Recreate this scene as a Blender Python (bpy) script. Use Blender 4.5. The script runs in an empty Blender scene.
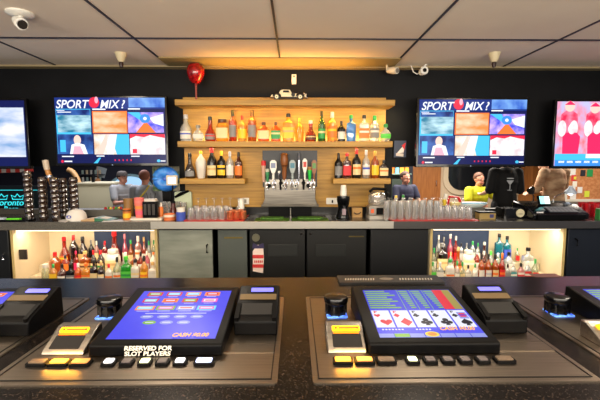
import bpy, bmesh, math, random
from mathutils import Vector, Matrix, Euler
random.seed(7)
PI = math.pi
scene = bpy.context.scene
COL = scene.collection

# ------------------------------------------------------------------ camera, world, lights, exposure
F = 380.0
PITCH = math.atan(35 / F)
YAW = math.atan(5 / F)
EYE = Vector((0, 0, 1.52))
cam_data = bpy.data.cameras.new('camera')
cam = bpy.data.objects.new('camera', cam_data)
COL.objects.link(cam)
cam.location = EYE
cam.rotation_euler = Euler((PI / 2 - PITCH, 0, -YAW), 'XYZ')
cam_data.sensor_width = 36.0
cam_data.lens = F / 600 * 36
cam_data.clip_start = 0.05
scene.camera = cam
CR = cam.rotation_euler.to_matrix()

world = bpy.data.worlds.new('world')
scene.world = world
world.use_nodes = True
world.node_tree.nodes['Background'].inputs[0].default_value = (0.80, 0.86, 1.0, 1)
world.node_tree.nodes['Background'].inputs[1].default_value = 0.34

scene.view_settings.view_transform = 'Standard'
scene.view_settings.look = 'None'
scene.view_settings.gamma = 1
scene.view_settings.use_curve_mapping = False
scene.view_settings.exposure = 0.3


def lamp(name, kind, loc, energy, color, size=0.2, size_y=None, rot=(0, 0, 0), spot=None, blend=0.6):
    d = bpy.data.lights.new(name, kind)
    d.energy = energy
    d.color = color
    if kind == 'AREA':
        d.shape = 'RECTANGLE' if size_y else 'DISK'
        d.size = size
        if size_y:
            d.size_y = size_y
    else:
        d.shadow_soft_size = size
    if kind == 'SPOT':
        d.spot_size = spot
        d.spot_blend = blend
    o = bpy.data.objects.new(name, d)
    o.location = loc
    o.rotation_euler = rot
    COL.objects.link(o)
    return o


WARM = (1.0, 0.78, 0.52)
# ceiling downlights of the bar, behind and over the customer side, and over the aisle
for i, x in enumerate((-2.4, -0.8, 0.8, 2.4)):
    lamp('aisle_downlight', 'AREA', (x, 2.3, 2.55), 12, (1.0, 0.86, 0.68), 0.35)
    lamp('bar_downlight', 'AREA', (x, -0.6, 2.55), 5, (1.0, 0.84, 0.66), 0.5)
# unseen low fill light added behind the customer, tilted up to the ceiling
lamp('room_fill_light', 'AREA', (0, -3.2, 1.0), 60, (1.0, 0.86, 0.74), 6.0, 1.4, (PI / 2 + 0.45, 0, 0))
# second unseen area light, added behind the customer to brighten the ceiling
lamp('ceiling_fill_light', 'AREA', (0, -0.9, 1.75), 245, (1.0, 0.90, 0.74), 7.0, 0.8, (PI - 0.75, 0, 0))
# the far room
lamp('far_room_light', 'AREA', (2.6, 7.2, 2.5), 210, (1.0, 0.9, 0.78), 2.5, 1.5)
lamp('far_room_light', 'AREA', (-3.4, 7.2, 2.5), 60, (0.9, 0.92, 1.0), 2.0, 1.2)
lamp('board_fill_light', 'AREA', (5.2, 6.0, 2.5), 60, (1.0, 0.9, 0.78), 1.0)  # unseen light added to brighten the cork board
# warm strip inside the shelf canopy, the strip on top of it, and the strips in the bottle cabinets
for x, c, e in ((-0.92, (1, 0.70, 0.26), 7), (-0.45, (1, 0.54, 0.05), 11), (0.05, (1, 0.50, 0.03), 13), (0.50, (1, 0.58, 0.09), 10), (0.88, (1, 0.72, 0.30), 7)):
    lamp('canopy_strip_light', 'AREA', (x, 4.04, 2.125), e, c, 0.42, 0.05, (0.25, 0, 0))
lamp('lower_shelf_strip_light', 'AREA', (-0.9, 4.08, 1.695), 1.2, (1, 0.72, 0.4), 0.6, 0.04)
lamp('lower_shelf_strip_light', 'AREA', (0.75, 4.08, 1.695), 1.0, (1, 0.72, 0.4), 0.6, 0.04)
lamp('canopy_top_strip_light', 'AREA', (-0.1, 4.05, 2.30), 9, (1, 0.50, 0.10), 1.6, 0.06, (PI, 0, 0))
lamp('backbar_spot', 'SPOT', (-0.5, 2.9, 2.5), 10, (1, 0.84, 0.56), 0.05, None, (0.62, 0, -0.02), 1.0)
lamp('backbar_spot', 'SPOT', (0.6, 2.9, 2.5), 8, (1, 0.84, 0.56), 0.05, None, (0.62, 0, 0.02), 1.0)
lamp('cabinet_strip_light', 'AREA', (-2.22, 3.80, 0.88), 9, (1, 0.84, 0.62), 1.4, 0.08, (0.25, 0, 0))
lamp('cabinet_strip_light', 'AREA', (1.98, 3.80, 0.88), 9.5, (1, 0.90, 0.74), 1.3, 0.08, (0.25, 0, 0))


def ray(px, py):
    return CR @ Vector(((px - 300) / F, -(py - 200) / F, -1))


def at(px, py, Y):
    d = ray(px, py)
    return EYE + d * (Y / d.y)


def atz(px, py, z):
    d = ray(px, py)
    return EYE + d * ((z - EYE.z) / d.z)


# ------------------------------------------------------------------ materials
def lin(c):
    out = []
    for v in c[:3]:
        v = v / 255.0
        out.append(v / 12.92 if v <= 0.04045 else ((v + 0.055) / 1.055) ** 2.4)
    return (*out, 1)


MATS = {}


def M(name, rgb=None, rough=0.5, metal=0.0, emit=0.0, trans=0.0, spec=0.5, noise=None, bump=0.0, coat=0.0):
    """plain or noisy principled material; noise = (rgb2, scale_xyz, contrast)"""
    if name in MATS:
        return MATS[name]
    m = bpy.data.materials.new(name)
    m.use_nodes = True
    nt = m.node_tree
    b = nt.nodes['Principled BSDF']
    b.inputs['Base Color'].default_value = lin(rgb)
    b.inputs['Roughness'].default_value = rough
    b.inputs['Metallic'].default_value = metal
    b.inputs['Specular IOR Level'].default_value = spec
    b.inputs['Transmission Weight'].default_value = trans
    b.inputs['Coat Weight'].default_value = coat
    if emit:
        b.inputs['Emission Color'].default_value = lin(rgb)
        b.inputs['Emission Strength'].default_value = emit
    if noise:
        rgb2, sc, lo, hi = noise
        tc = nt.nodes.new('ShaderNodeTexCoord')
        mp = nt.nodes.new('ShaderNodeMapping')
        mp.inputs['Scale'].default_value = sc
        nz = nt.nodes.new('ShaderNodeTexNoise')
        nz.inputs['Scale'].default_value = 1.0
        nz.inputs['Detail'].default_value = 5
        rp = nt.nodes.new('ShaderNodeValToRGB')
        rp.color_ramp.elements[0].position = lo
        rp.color_ramp.elements[1].position = hi
        rp.color_ramp.elements[0].color = lin(rgb)
        rp.color_ramp.elements[1].color = lin(rgb2)
        nt.links.new(tc.outputs['Object'], mp.inputs['Vector'])
        nt.links.new(mp.outputs[0], nz.inputs['Vector'])
        nt.links.new(nz.outputs[0], rp.inputs[0])
        nt.links.new(rp.outputs[0], b.inputs['Base Color'])
        if emit:
            nt.links.new(rp.outputs[0], b.inputs['Emission Color'])
        if bump:
            bp = nt.nodes.new('ShaderNodeBump')
            bp.inputs['Strength'].default_value = bump
            bp.inputs['Distance'].default_value = 0.002
            nt.links.new(nz.outputs[0], bp.inputs['Height'])
            nt.links.new(bp.outputs[0], b.inputs['Normal'])
    MATS[name] = m
    return m


def glass(name, rgb, tint=1.0, gloss=0.10, body=0.0):
    """thin clear glass: tinted transparency, edge reflections, a little body"""
    if name in MATS:
        return MATS[name]
    m = bpy.data.materials.new(name)
    m.use_nodes = True
    nt = m.node_tree
    nt.nodes.clear()
    out = nt.nodes.new('ShaderNodeOutputMaterial')
    tr = nt.nodes.new('ShaderNodeBsdfTransparent')
    tr.inputs[0].default_value = lin(rgb)
    gl = nt.nodes.new('ShaderNodeBsdfGlossy')
    gl.inputs['Roughness'].default_value = 0.08
    df = nt.nodes.new('ShaderNodeBsdfTranslucent')
    df.inputs[0].default_value = lin(rgb)
    d2 = nt.nodes.new('ShaderNodeBsdfDiffuse')
    d2.inputs[0].default_value = lin(rgb)
    md = nt.nodes.new('ShaderNodeMixShader')
    md.inputs[0].default_value = 0.5
    mb = nt.nodes.new('ShaderNodeMixShader')
    mb.inputs[0].default_value = body
    lw = nt.nodes.new('ShaderNodeLayerWeight')
    lw.inputs[0].default_value = 0.35
    ad = nt.nodes.new('ShaderNodeMath')
    ad.operation = 'MULTIPLY_ADD'
    ad.inputs[1].default_value = 0.6
    ad.inputs[2].default_value = gloss
    mx = nt.nodes.new('ShaderNodeMixShader')
    nt.links.new(df.outputs[0], md.inputs[1])
    nt.links.new(d2.outputs[0], md.inputs[2])
    nt.links.new(tr.outputs[0], mb.inputs[1])
    nt.links.new(md.outputs[0], mb.inputs[2])
    nt.links.new(lw.outputs['Facing'], ad.inputs[0])
    nt.links.new(ad.outputs[0], mx.inputs[0])
    nt.links.new(mb.outputs[0], mx.inputs[1])
    nt.links.new(gl.outputs[0], mx.inputs[2])
    nt.links.new(mx.outputs[0], out.inputs[0])
    MATS[name] = m
    return m


def C(rgb, rough=0.45, emit=0.0, metal=0.0):
    return M('paint_%02x%02x%02x_%d_%d_%d' % (*rgb, rough * 100, emit * 100, metal * 10), rgb, rough, metal, emit)


BLACK = M('black_plastic', (6, 6, 7), 0.42, spec=0.10)
BLACKG = M('black_gloss', (6, 6, 8), 0.2, spec=0.3, coat=0.15)
STEEL = M('brushed_steel', (150, 146, 140), 0.30, 1.0, noise=((176, 170, 162), (3, 90, 90), 0.35, 0.65), bump=0.05)
PLATE = M('brushed_plate', (122, 112, 100), 0.34, 1.0, noise=((150, 138, 124), (6, 500, 6), 0.3, 0.7), bump=0.04)
CHROME = M('chrome', (215, 215, 218), 0.12, 1.0)
GRANITE = M('dark_granite', (10, 9, 9), 0.24, 0, spec=0.16, noise=((70, 58, 50), (230, 230, 230), 0.54, 0.76))
WOOD = M('pale_wood', (184, 140, 56), 0.5, noise=((150, 108, 36), (2.2, 30, 42), 0.35, 0.68), bump=0.05)
WOOD2 = M('orange_wood', (176, 112, 56), 0.45, noise=((150, 90, 42), (30, 30, 3), 0.35, 0.68))
WALLK = M('black_wall', (5, 6, 9), 0.6, spec=0.2, noise=((11, 12, 16), (3, 3, 3), 0.4, 0.7))
CREAM = M('cream_wall', (222, 206, 172), 0.7)
CEIL = M('ceiling_tile', (236, 222, 204), 0.85, noise=((228, 212, 194), (1.3, 1.3, 1.3), 0.35, 0.7))
GRIDM = M('ceiling_grid_bar', (24, 22, 40), 0.5)
WHITE = M('white_plastic', (225, 222, 214), 0.4)
CLEAR = glass('clear_glass', (250, 250, 248), 1, 0.24, 0.26)
LABELW = C((236, 230, 214))
SKIN = M('skin', (205, 150, 120), 0.55)
RED = C((200, 24, 30))


# ------------------------------------------------------------------ mesh builder
class MB:
    def __init__(s):
        s.v = []
        s.f = []
        s.m = []

    def add(s, vs, fs, mi=0):
        n = len(s.v)
        s.v += [tuple(v) for v in vs]
        s.f += [tuple(i + n for i in f) for f in fs]
        s.m += [mi] * len(fs)

    def box(s, a, b, mi=0):
        x0, y0, z0 = a
        x1, y1, z1 = b
        s.add([(x0, y0, z0), (x1, y0, z0), (x1, y1, z0), (x0, y1, z0), (x0, y0, z1), (x1, y0, z1), (x1, y1, z1), (x0, y1, z1)],
              [(0, 3, 2, 1), (4, 5, 6, 7), (0, 1, 5, 4), (1, 2, 6, 5), (2, 3, 7, 6), (3, 0, 4, 7)], mi)
        return s

    def rbox(s, a, b, r, mi=0, axis='z', n=4):
        """box with rounded corners around one axis"""
        ax = 'xyz'.index(axis)
        o = [i for i in range(3) if i != ax]
        x0, x1 = a[o[0]], b[o[0]]
        y0, y1 = a[o[1]], b[o[1]]
        pts = []
        for cx, cy, st in ((x1 - r, y1 - r, 0), (x0 + r, y1 - r, 1), (x0 + r, y0 + r, 2), (x1 - r, y0 + r, 3)):
            for k in range(n + 1):
                t = (st + k / n) * PI / 2
                pts.append((cx + r * math.cos(t), cy + r * math.sin(t)))
        return s.prism(pts, a[ax], b[ax], axis, mi)

    def prism(s, pts, lo, hi, axis='z', mi=0):
        def mk(p, h):
            if axis == 'z':
                return (p[0], p[1], h)
            if axis == 'y':
                return (p[0], h, p[1])
            return (h, p[0], p[1])
        n = len(pts)
        vs = [mk(p, lo) for p in pts] + [mk(p, hi) for p in pts]
        fs = [tuple(range(n - 1, -1, -1)), tuple(range(n, 2 * n))]
        fs += [(i, (i + 1) % n, n + (i + 1) % n, n + i) for i in range(n)]
        s.add(vs, fs, mi)
        return s

    def lathe(s, prof, c=(0, 0, 0), n=16, mi=0, sq=None, dy=1.0, axis='z', cap=True):
        """prof: list of (r, z); sq: per-ring squareness 0..1; dy: depth factor"""
        vs = []
        fs = []
        for j, (r, z) in enumerate(prof):
            q = 0 if sq is None else sq[j]
            for i in range(n):
                t = 2 * PI * (i + 0.5) / n
                ct, st = math.cos(t), math.sin(t)
                k = 1.0
                if q:
                    e = 2 + 6 * q
                    k = 1 / ((abs(ct) ** e + abs(st) ** e) ** (1 / e))
                dd = dy if q or sq is None else 1 + (dy - 1) * min(1, 1)
                x, y = r * k * ct, r * k * st * dd
                if axis == 'z':
                    vs.append((c[0] + x, c[1] + y, c[2] + z))
                elif axis == 'y':
                    vs.append((c[0] + x, c[1] - z, c[2] + y))
                else:
                    vs.append((c[0] + z, c[1] + x, c[2] + y))
        for j in range(len(prof) - 1):
            for i in range(n):
                a = j * n + i
                b = j * n + (i + 1) % n
                fs.append((a, b, b + n, a + n))
        if cap:
            if prof[0][0] > 1e-5:
                fs.append(tuple(range(n - 1, -1, -1)))
            if prof[-1][0] > 1e-5:
                k = (len(prof) - 1) * n
                fs.append(tuple(range(k, k + n)))
        s.add(vs, fs, mi)
        return s

    def cyl(s, c, r, h, n=16, mi=0, axis='z', r2=None):
        return s.lathe([(r, 0), (r if r2 is None else r2, h)], c, n, mi, axis=axis)

    def tube(s, pts, r, n=8, mi=0):
        pts = [Vector(p) for p in pts]
        rs = r if isinstance(r, (list, tuple)) else [r] * len(pts)
        rings = []
        for i, p in enumerate(pts):
            d = (pts[min(i + 1, len(pts) - 1)] - pts[max(i - 1, 0)]).normalized()
            u = d.cross(Vector((0, 0, 1)))
            if u.length < 1e-3:
                u = d.cross(Vector((0, 1, 0)))
            u.normalize()
            w = d.cross(u)
            rings.append([p + (u * math.cos(2 * PI * k / n) + w * math.sin(2 * PI * k / n)) * rs[i] for k in range(n)])
        vs = [v for rr in rings for v in rr]
        fs = []
        for j in range(len(rings) - 1):
            for i in range(n):
                a = j * n + i
                b = j * n + (i + 1) % n
                fs.append((a, b, b + n, a + n))
        fs.append(tuple(range(n - 1, -1, -1)))
        k = (len(rings) - 1) * n
        fs.append(tuple(range(k, k + n)))
        s.add(vs, fs, mi)
        return s

    def ball(s, c, r, n=14, mi=0, sc=(1, 1, 1), m=9):
        prof = [(max(math.sin(PI * j / m), 1e-4) * r, -math.cos(PI * j / m) * r) for j in range(m + 1)]
        k = len(s.v)
        s.lathe(prof, (0, 0, 0), n, mi, cap=False)
        for i in range(k, len(s.v)):
            v = s.v[i]
            s.v[i] = (c[0] + v[0] * sc[0], c[1] + v[1] * sc[1], c[2] + v[2] * sc[2])
        return s

    def mesh(s, name, mats, smooth=True):
        me = bpy.data.meshes.new(name)
        me.from_pydata(s.v, [], s.f)
        for m in (mats if isinstance(mats, (list, tuple)) else [mats]):
            me.materials.append(m)
        for p, mi in zip(me.polygons, s.m):
            p.material_index = mi
        bm = bmesh.new()
        bm.from_mesh(me)
        bmesh.ops.recalc_face_normals(bm, faces=bm.faces)
        bm.to_mesh(me)
        bm.free()
        if smooth:
            for p in me.polygons:
                p.use_smooth = True
            me.set_sharp_from_angle(angle=math.radians(38))
        me.update()
        return me

    def build(s, name, mats, parent=None, loc=(0, 0, 0), rot=None, bevel=0, smooth=True):
        return place(s.mesh(name, mats, smooth), name, parent, loc, rot, bevel)


def place(me, name, parent=None, loc=(0, 0, 0), rot=None, bevel=0):
    o = bpy.data.objects.new(name, me)
    COL.objects.link(o)
    o.location = loc
    if rot:
        o.rotation_euler = rot
    if parent:
        o.parent = parent
    if bevel:
        b = o.modifiers.new('bevel', 'BEVEL')
        b.width = bevel
        b.segments = 2
        b.limit_method = 'ANGLE'
    return o


def tag(o, label=None, cat=None, group=None, kind=None):
    if label:
        o['label'] = label
    if cat:
        o['category'] = cat
    if group:
        o['group'] = group
    if kind:
        o['kind'] = kind
    return o


def thing(name, label, cat, loc=(0, 0, 0), rot=None, group=None):
    o = bpy.data.objects.new(name, None)
    o.empty_display_size = 0.05
    COL.objects.link(o)
    o.location = loc
    if rot:
        o.rotation_euler = rot
    return tag(o, label, cat, group)


def struct(name, mb, m, bevel=0, loc=(0, 0, 0)):
    return tag(mb.build(name, m, None, loc, None, bevel, smooth=False), kind='structure')


def dup(o, parent=None, loc=None):
    c = o.copy()
    COL.objects.link(c)
    if parent:
        c.parent = parent
    if loc is not None:
        c.location = loc
    for ch in list(o.children):
        dup(ch, c)
    return c


def text(name, body, size, mat, parent, loc, rot=(PI / 2, 0, 0), extrude=0.0004, shear=0.0, align='LEFT', xs=1.0, bold=0.0):
    cu = bpy.data.curves.new(name, 'FONT')
    cu.body = body
    cu.size = size
    cu.extrude = extrude
    cu.shear = shear
    cu.align_x = align
    cu.offset = bold
    o = bpy.data.objects.new(name, cu)
    COL.objects.link(o)
    dg = bpy.context.evaluated_depsgraph_get()
    me = bpy.data.meshes.new_from_object(o.evaluated_get(dg))
    bpy.data.objects.remove(o)
    me.materials.clear()
    me.materials.append(mat)
    q = place(me, name, parent, loc, rot)
    q.scale = (xs, 1, 1)
    return q


def X_(px, Y):
    return at(px, 200, Y).x


# ------------------------------------------------------------------ setting
ZC = 2.584
BAR = 1.063
CT = 0.97
struct('floor', MB().box((-9, -4, -0.1), (9, 11, 0)), M('floor_tile', (52, 46, 42), 0.4, noise=((70, 62, 55), (4, 4, 4), 0.4, 0.6)))
struct('ceiling', MB().box((-9, -1.5, ZC), (9, 11, ZC + 0.1)), CEIL)
g = MB()
for k in range(-4, 6):
    x = -0.15 + 1.2 * k
    g.box((x - 0.008, -1.5, ZC - 0.008), (x + 0.008, 4.19, ZC + 0.01))
for y in (3.32, 2.50, 1.68, 0.86, 0.04, -0.78):
    g.box((-9, y - 0.008, ZC - 0.009), (9, y + 0.008, ZC + 0.01))
struct('ceiling_grid', g, GRIDM)
# back wall: dark band over the pass-through, solid middle
struct('wall_back', MB().box((-8.5, 4.3, 1.505), (8.5, 4.42, ZC)).box((-1.30, 4.3, 0.0), (1.10, 4.42, 1.505)).box((-8.5, 4.3, 0), (-1.30, 4.42, 0.90)).box((1.10, 4.3, 0), (8.5, 4.42, 0.90)), WALLK)
struct('trim_1', MB().box((-8.5, 4.20, ZC - 0.018), (8.5, 4.30, ZC)), M('trim_beige', (150, 134, 100), 0.6))
struct('ceiling_band', MB().box((X_(163, 3.9), 3.88, ZC - 0.012), (X_(398, 3.9), 4.20, ZC)), C((150, 132, 88), 0.7))  # thin band on the ceiling over the shelves, darker olive than the tiles
struct('wall_left', MB().box((-8.62, 3.4, 0), (-8.5, 10, ZC)), WALLK)
struct('wall_right', MB().box((8.5, 3.4, 0), (8.62, 10, ZC)), WALLK)
# far room
FY = 10.0
struct('wall_far_right', MB().box((0.5, FY, 0), (8.5, FY + 0.1, ZC)), M('far_cream', (205, 184, 156), 0.7))
struct('wall_far_left', MB().box((-8.5, FY, 0), (0.5, FY + 0.1, ZC)), M('far_dark', (34, 36, 52), 0.7))


def window_far(name, a, b, frame, pane, arch=False, r=0.35):
    x0, z0 = a
    x1, z1 = b
    o = struct(name, MB().rbox((x0 - 0.13, FY - 0.05, z0 - 0.13), (x1 + 0.13, FY, z1 + 0.13), r + 0.1, 0, 'y', 8), frame)
    c = MB().rbox((x0, FY - 0.07, z0), (x1, FY - 0.04, z1), r, 0, 'y', 8).build('window_pane', pane, o)
    return o


W1 = window_far('window_1', (at(447, 190, FY).x, at(447, 190, FY).z), (at(520, 170, FY).x + 0.5, 1.95), M('frame_cream', (214, 196, 168), 0.5), M('dark_pane', (22, 26, 32), 0.1))
d = struct('door_1', MB().box((at(417, 0, FY).x, FY - 0.06, 0), (at(446, 0, FY).x, FY, 2.1)), WOOD2)
MB().tube([(at(441, 0, FY).x, FY - 0.10, 0.98), (at(441, 0, FY).x, FY - 0.10, 1.12)], 0.012).build('door_handle', CHROME, d)
struct('trim_2', MB().box((at(411.5, 0, FY).x, FY - 0.09, 0), (at(416.5, 0, FY).x, FY - 0.02, 2.2)), M('dark_navy_trim', (38, 42, 58), 0.5))
struct('trim_3', MB().box((at(528, 0, FY).x, FY - 0.6, 0), (at(546, 0, FY).x, FY - 0.02, ZC)), WOOD2)
# ------------------------------------------------------------------ the granite bar in the foreground
bar = thing('bar_counter', 'long dark granite bar top running across the foreground', 'bar', (0, 0.9, 0))
MB().box((-2.6, -0.5, BAR - 0.04), (2.6, 0.62, BAR)).build('bar_top', GRANITE, bar, bevel=0.004)
MB().box((-2.55, 0.0, 0.0), (2.55, 0.50, BAR - 0.04)).build('bar_front', M('bar_body', (30, 24, 20), 0.5), bar)

# rubber mat and menu at the far edge of the bar
RUB = M('mat_rubber', (12, 12, 13), 0.5)
bmx0, bmx1 = at(341, 0, 1.46).x, at(451, 0, 1.46).x
mt = thing('bar_mat', 'black rubber bar mat with white printed marks on the far bar edge', 'bar mat', (bmx0, 1.42, BAR))
MB().rbox((0, 0, 0), (bmx1 - bmx0, 0.095, 0.008), 0.006).build('mat_base', RUB, mt)
for x0, x1 in ((0.025, 0.145), (0.24, 0.375)):
    k = MB()
    n = 12
    for i in range(n):
        x = x0 + (x1 - x0) * i / n
        k.prism([(x, 0.03), (x + 0.004, 0.03), (x + 0.008, 0.05), (x + 0.004, 0.05)], 0.008, 0.0095)
    k.build('printed_lettering', C((190, 180, 165)), mt)
MB().lathe([(0.026, 0), (0.026, 0.0012)], (0.19, 0.045, 0.008), 24, 0, None, 0.55).build('printed_badge', C((110, 100, 90)), mt)
p0 = atz(545, 275.5, BAR)
tag(MB().rbox((-0.055, -0.022, 0), (0.055, 0.022, 0.002), 0.003).build('coaster', C((96, 62, 56)), None, (p0.x, p0.y, BAR)), 'small brown paper coaster lying near far edge of the bar', 'coaster')

# ------------------------------------------------------------------ bar-top gaming machines
EM = 1.0
S_BLUE = M('screen_blue', (62, 62, 226), 0.3, emit=0.92, noise=((84, 88, 236), (6, 6, 6), 0.3, 0.7))
S_BLUE2 = C((50, 60, 205), 0.3, 0.9)
S_WHITE = C((232, 234, 252), 0.3, 0.88)
S_RED = C((220, 36, 60), 0.3, 0.9)
S_CASH = C((255, 176, 40), 0.3, 1.15)
S_GREEN = C((140, 200, 60), 0.3, 0.75)
S_YEL = C((240, 210, 70), 0.3, 0.9)
S_ORG = C((250, 140, 60), 0.3, 0.95)
S_CYAN = C((110, 220, 240), 0.3, 0.9)
S_DARK = C((20, 22, 60), 0.3, 0.3)
S_PINK = C((240, 90, 190), 0.3, 0.9)
S_PALE = C((150, 160, 235), 0.3, 0.8)
S_OLIVE = C((176, 160, 80), 0.3, 0.7)
for _m in (S_BLUE, S_BLUE2, S_WHITE, S_RED, S_GREEN, S_YEL, S_ORG, S_CYAN, S_DARK, S_PINK, S_PALE, S_OLIVE, S_CASH):
    _b = _m.node_tree.nodes['Principled BSDF']
    _b.inputs['Specular IOR Level'].default_value = 0.15
    for _l in list(_b.inputs['Base Color'].links):
        _m.node_tree.links.remove(_l)
    _b.inputs['Base Color'].default_value = (0.004, 0.004, 0.006, 1)
    _b.inputs['Emission Strength'].default_value *= 1.0
S_MATS = [S_BLUE, S_BLUE2, S_WHITE, S_RED, S_GREEN, S_YEL, S_ORG, S_CYAN, S_DARK, S_PINK, S_PALE, S_OLIVE]
SB, SB2, SW, SR, SG, SY, SO, SC, SD, SP, SL, SOL = range(12)


def circ(cx, cy, rx, ry, n=16):
    return [(cx + rx * math.cos(2 * PI * i / n), cy + ry * math.sin(2 * PI * i / n)) for i in range(n)]


def rect(x0, y0, x1, y1):
    return [(x0, y0), (x1, y0), (x1, y1), (x0, y1)]


def flat(shapes, name, parent, loc=(0, 0, 0), rot=None, mats=None, up='z'):
    """layered flat print: shapes = (poly, mat index, layer)"""
    b = MB()
    for poly, mi, ly in shapes:
        h = 0.0002 + ly * 0.00025
        if up == 'z':
            b.add([(x, y, h) for x, y in poly], [tuple(range(len(poly)))], mi)
        else:
            b.add([(x, -h * 4, y) for x, y in poly], [tuple(range(len(poly)))], mi)
    o = b.build(name, mats or S_MATS, parent, loc, rot, smooth=False)
    return o


SW_, SH_ = 0.256, 0.238
KX, KY = 0.266 / 0.256, 0.2478 / 0.238


def slot_screen():
    s = [(rect(0, 0, SW_, SH_), SB, 0)]
    cols = [[(SR, SG), (SR, SC), (SO, SC), (SO, SR)], [(SR, SC), (SO, SR), (SR, SG), (SP, SW)], [(SO, SC), (SG, SP), (SL, SW), (SC, SP)]]
    for r in range(3):
        for c in range(4):
            w = 0.043 if r < 2 else 0.05
            x = 0.045 + c * 0.055 - w / 2 - 0.006
            y = 0.208 - r * 0.037
            a, b_ = cols[r][c]
            if r == 2:
                y -= 0.004
            s.append((rect(x, y, x + w, y + 0.022), a, 1))
            s.append((rect(x + 0.005, y + 0.004, x + w - 0.005, y + 0.018), b_, 2))
            s.append((rect(x + 0.009, y + 0.008, x + w - 0.009, y + 0.013), SW if b_ != SW else SR, 3))
            s.append((rect(x + 0.008, y - 0.006, x + w - 0.008, y - 0.004), SW, 1))
    s.append((rect(0.05, 0.112, 0.21, 0.1145), SW, 1))
    for c in range(4):
        s.append((circ(0.06 + c * 0.043, 0.097, 0.017, 0.009), SL, 1))
        s.append((rect(0.05 + c * 0.043, 0.0955, 0.07 + c * 0.043, 0.0985), SW, 2))
    for c in range(3):
        s.append((circ(0.076 + c * 0.043, 0.070, 0.017, 0.009), SG if c == 0 else SL, 1))
        s.append((rect(0.066 + c * 0.043, 0.0685, 0.086 + c * 0.043, 0.0715), SW, 2))
    return s


def heart(cx, cy, k):
    pts = []
    for i in range(24):
        t = 2 * PI * i / 24
        pts.append((cx + k * 16 * math.sin(t) ** 3 / 16, cy + k * (13 * math.cos(t) - 5 * math.cos(2 * t) - 2 * math.cos(3 * t) - math.cos(4 * t)) / 16))
    return pts


def poker_screen():
    s = [(rect(0, 0, SW_, SH_), SB, 0)]
    s.append((rect(0, 0.125, SW_, SH_), SB2, 1))
    # pay table: labels column and columns of figures
    for r in range(9):
        y = 0.228 - r * 0.0115
        s.append((rect(0.004, y - 0.003, 0.062 + 0.025 * ((r * 7) % 3) / 2, y + 0.003), SG, 2))
    xs = [0.098, 0.135, 0.172, 0.209, 0.256]
    for c in range(4):
        x0, x1 = xs[c], xs[c + 1]
        if c == 3:
            x1 = 0.232
        s.append((rect(x0, 0.125, x0 + 0.0015, SH_), SG, 2))
        if c == 3:
            s.append((rect(x0 - 0.006, 0.127, x0 + 0.022, SH_ - 0.002), SR, 2))
            s.append((rect(x0 + 0.022, 0.127, SW_ - 0.002, SH_ - 0.002), SOL, 2))
        for r in range(9):
            y = 0.228 - r * 0.0115
            w = 0.014 + 0.013 * (8 - r) / 8
            if c < 3:
                s.append((rect(x1 - w - 0.006, y - 0.003, x1 - 0.007, y + 0.003), SG, 3))
    suits = ['h', 'd', 'c', 'c', 's']
    for c in range(5):
        x = 0.002 + c * 0.0508
        s.append((rect(x, 0.042, x + 0.0462, 0.122), SW, 1))
        mi = SR if suits[c] in 'hd' else SD

        def pip(cx, cy, k, q):
            if q == 'h':
                s.append((heart(cx, cy, k), mi, 2))
            elif q == 'd':
                s.append(([(cx, cy - k * 1.2), (cx + k, cy), (cx, cy + k * 1.2), (cx - k, cy)], mi, 2))
            elif q == 'c':
                for dx, dz in ((-0.5, -0.15), (0.5, -0.15), (0, 0.6)):
                    s.append((circ(cx + dx * k, cy + dz * k, 0.48 * k, 0.48 * k, 12), mi, 2))
                s.append(([(cx - 0.4 * k, cy - k), (cx + 0.4 * k, cy - k), (cx, cy + 0.2 * k)], mi, 2))
            else:
                hh = [(a, 2 * cy - b_) for a, b_ in heart(cx, cy, k * 0.9)]
                s.append((hh, mi, 2))
                s.append(([(cx - 0.4 * k, cy - k * 1.1), (cx + 0.4 * k, cy - k * 1.1), (cx, cy + 0.1 * k)], mi, 2))
        pip(x + 0.029, 0.066, 0.0155, suits[c])
        pip(x + 0.0115, 0.097, 0.0085, suits[c])
        # rank in the corner: bars of a plain letter
        s.append((rect(x + 0.006, 0.108, x + 0.009, 0.119), mi, 2))
        s.append((rect(x + 0.006, 0.116, x + 0.015, 0.119), mi, 2))
        s.append((rect(x + 0.006, 0.112, x + 0.013, 0.114), mi, 2))
        if c == 4:
            s.append((rect(x + 0.020, 0.080, x + 0.044, 0.112), SL, 2))
            s.append((rect(x + 0.024, 0.088, x + 0.040, 0.106), SR, 3))
            s.append((rect(x + 0.020, 0.094, x + 0.044, 0.099), SB2, 4))
    s.append((rect(0, 0, SW_, 0.016), SL, 1))
    for k in range(1, 7):
        s.append((rect(k * 0.0366 - 0.001, 0, k * 0.0366 + 0.001, 0.016), SB2, 2))
    s.append((rect(0.037, 0.001, 0.073, 0.015), SG, 3))
    s.append((circ(0.128, 0.012, 0.017, 0.011), SY, 4))
    s.append((circ(0.128, 0.012, 0.011, 0.007), SO, 5))
    for k in range(7):
        s.append((rect(0.012 + k * 0.008, 0.030, 0.017 + k * 0.008, 0.035), SW, 2))
    for k in range(5):
        s.append((rect(0.095 + k * 0.008, 0.030, 0.100 + k * 0.008, 0.035), SW, 2))
    return s


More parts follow.
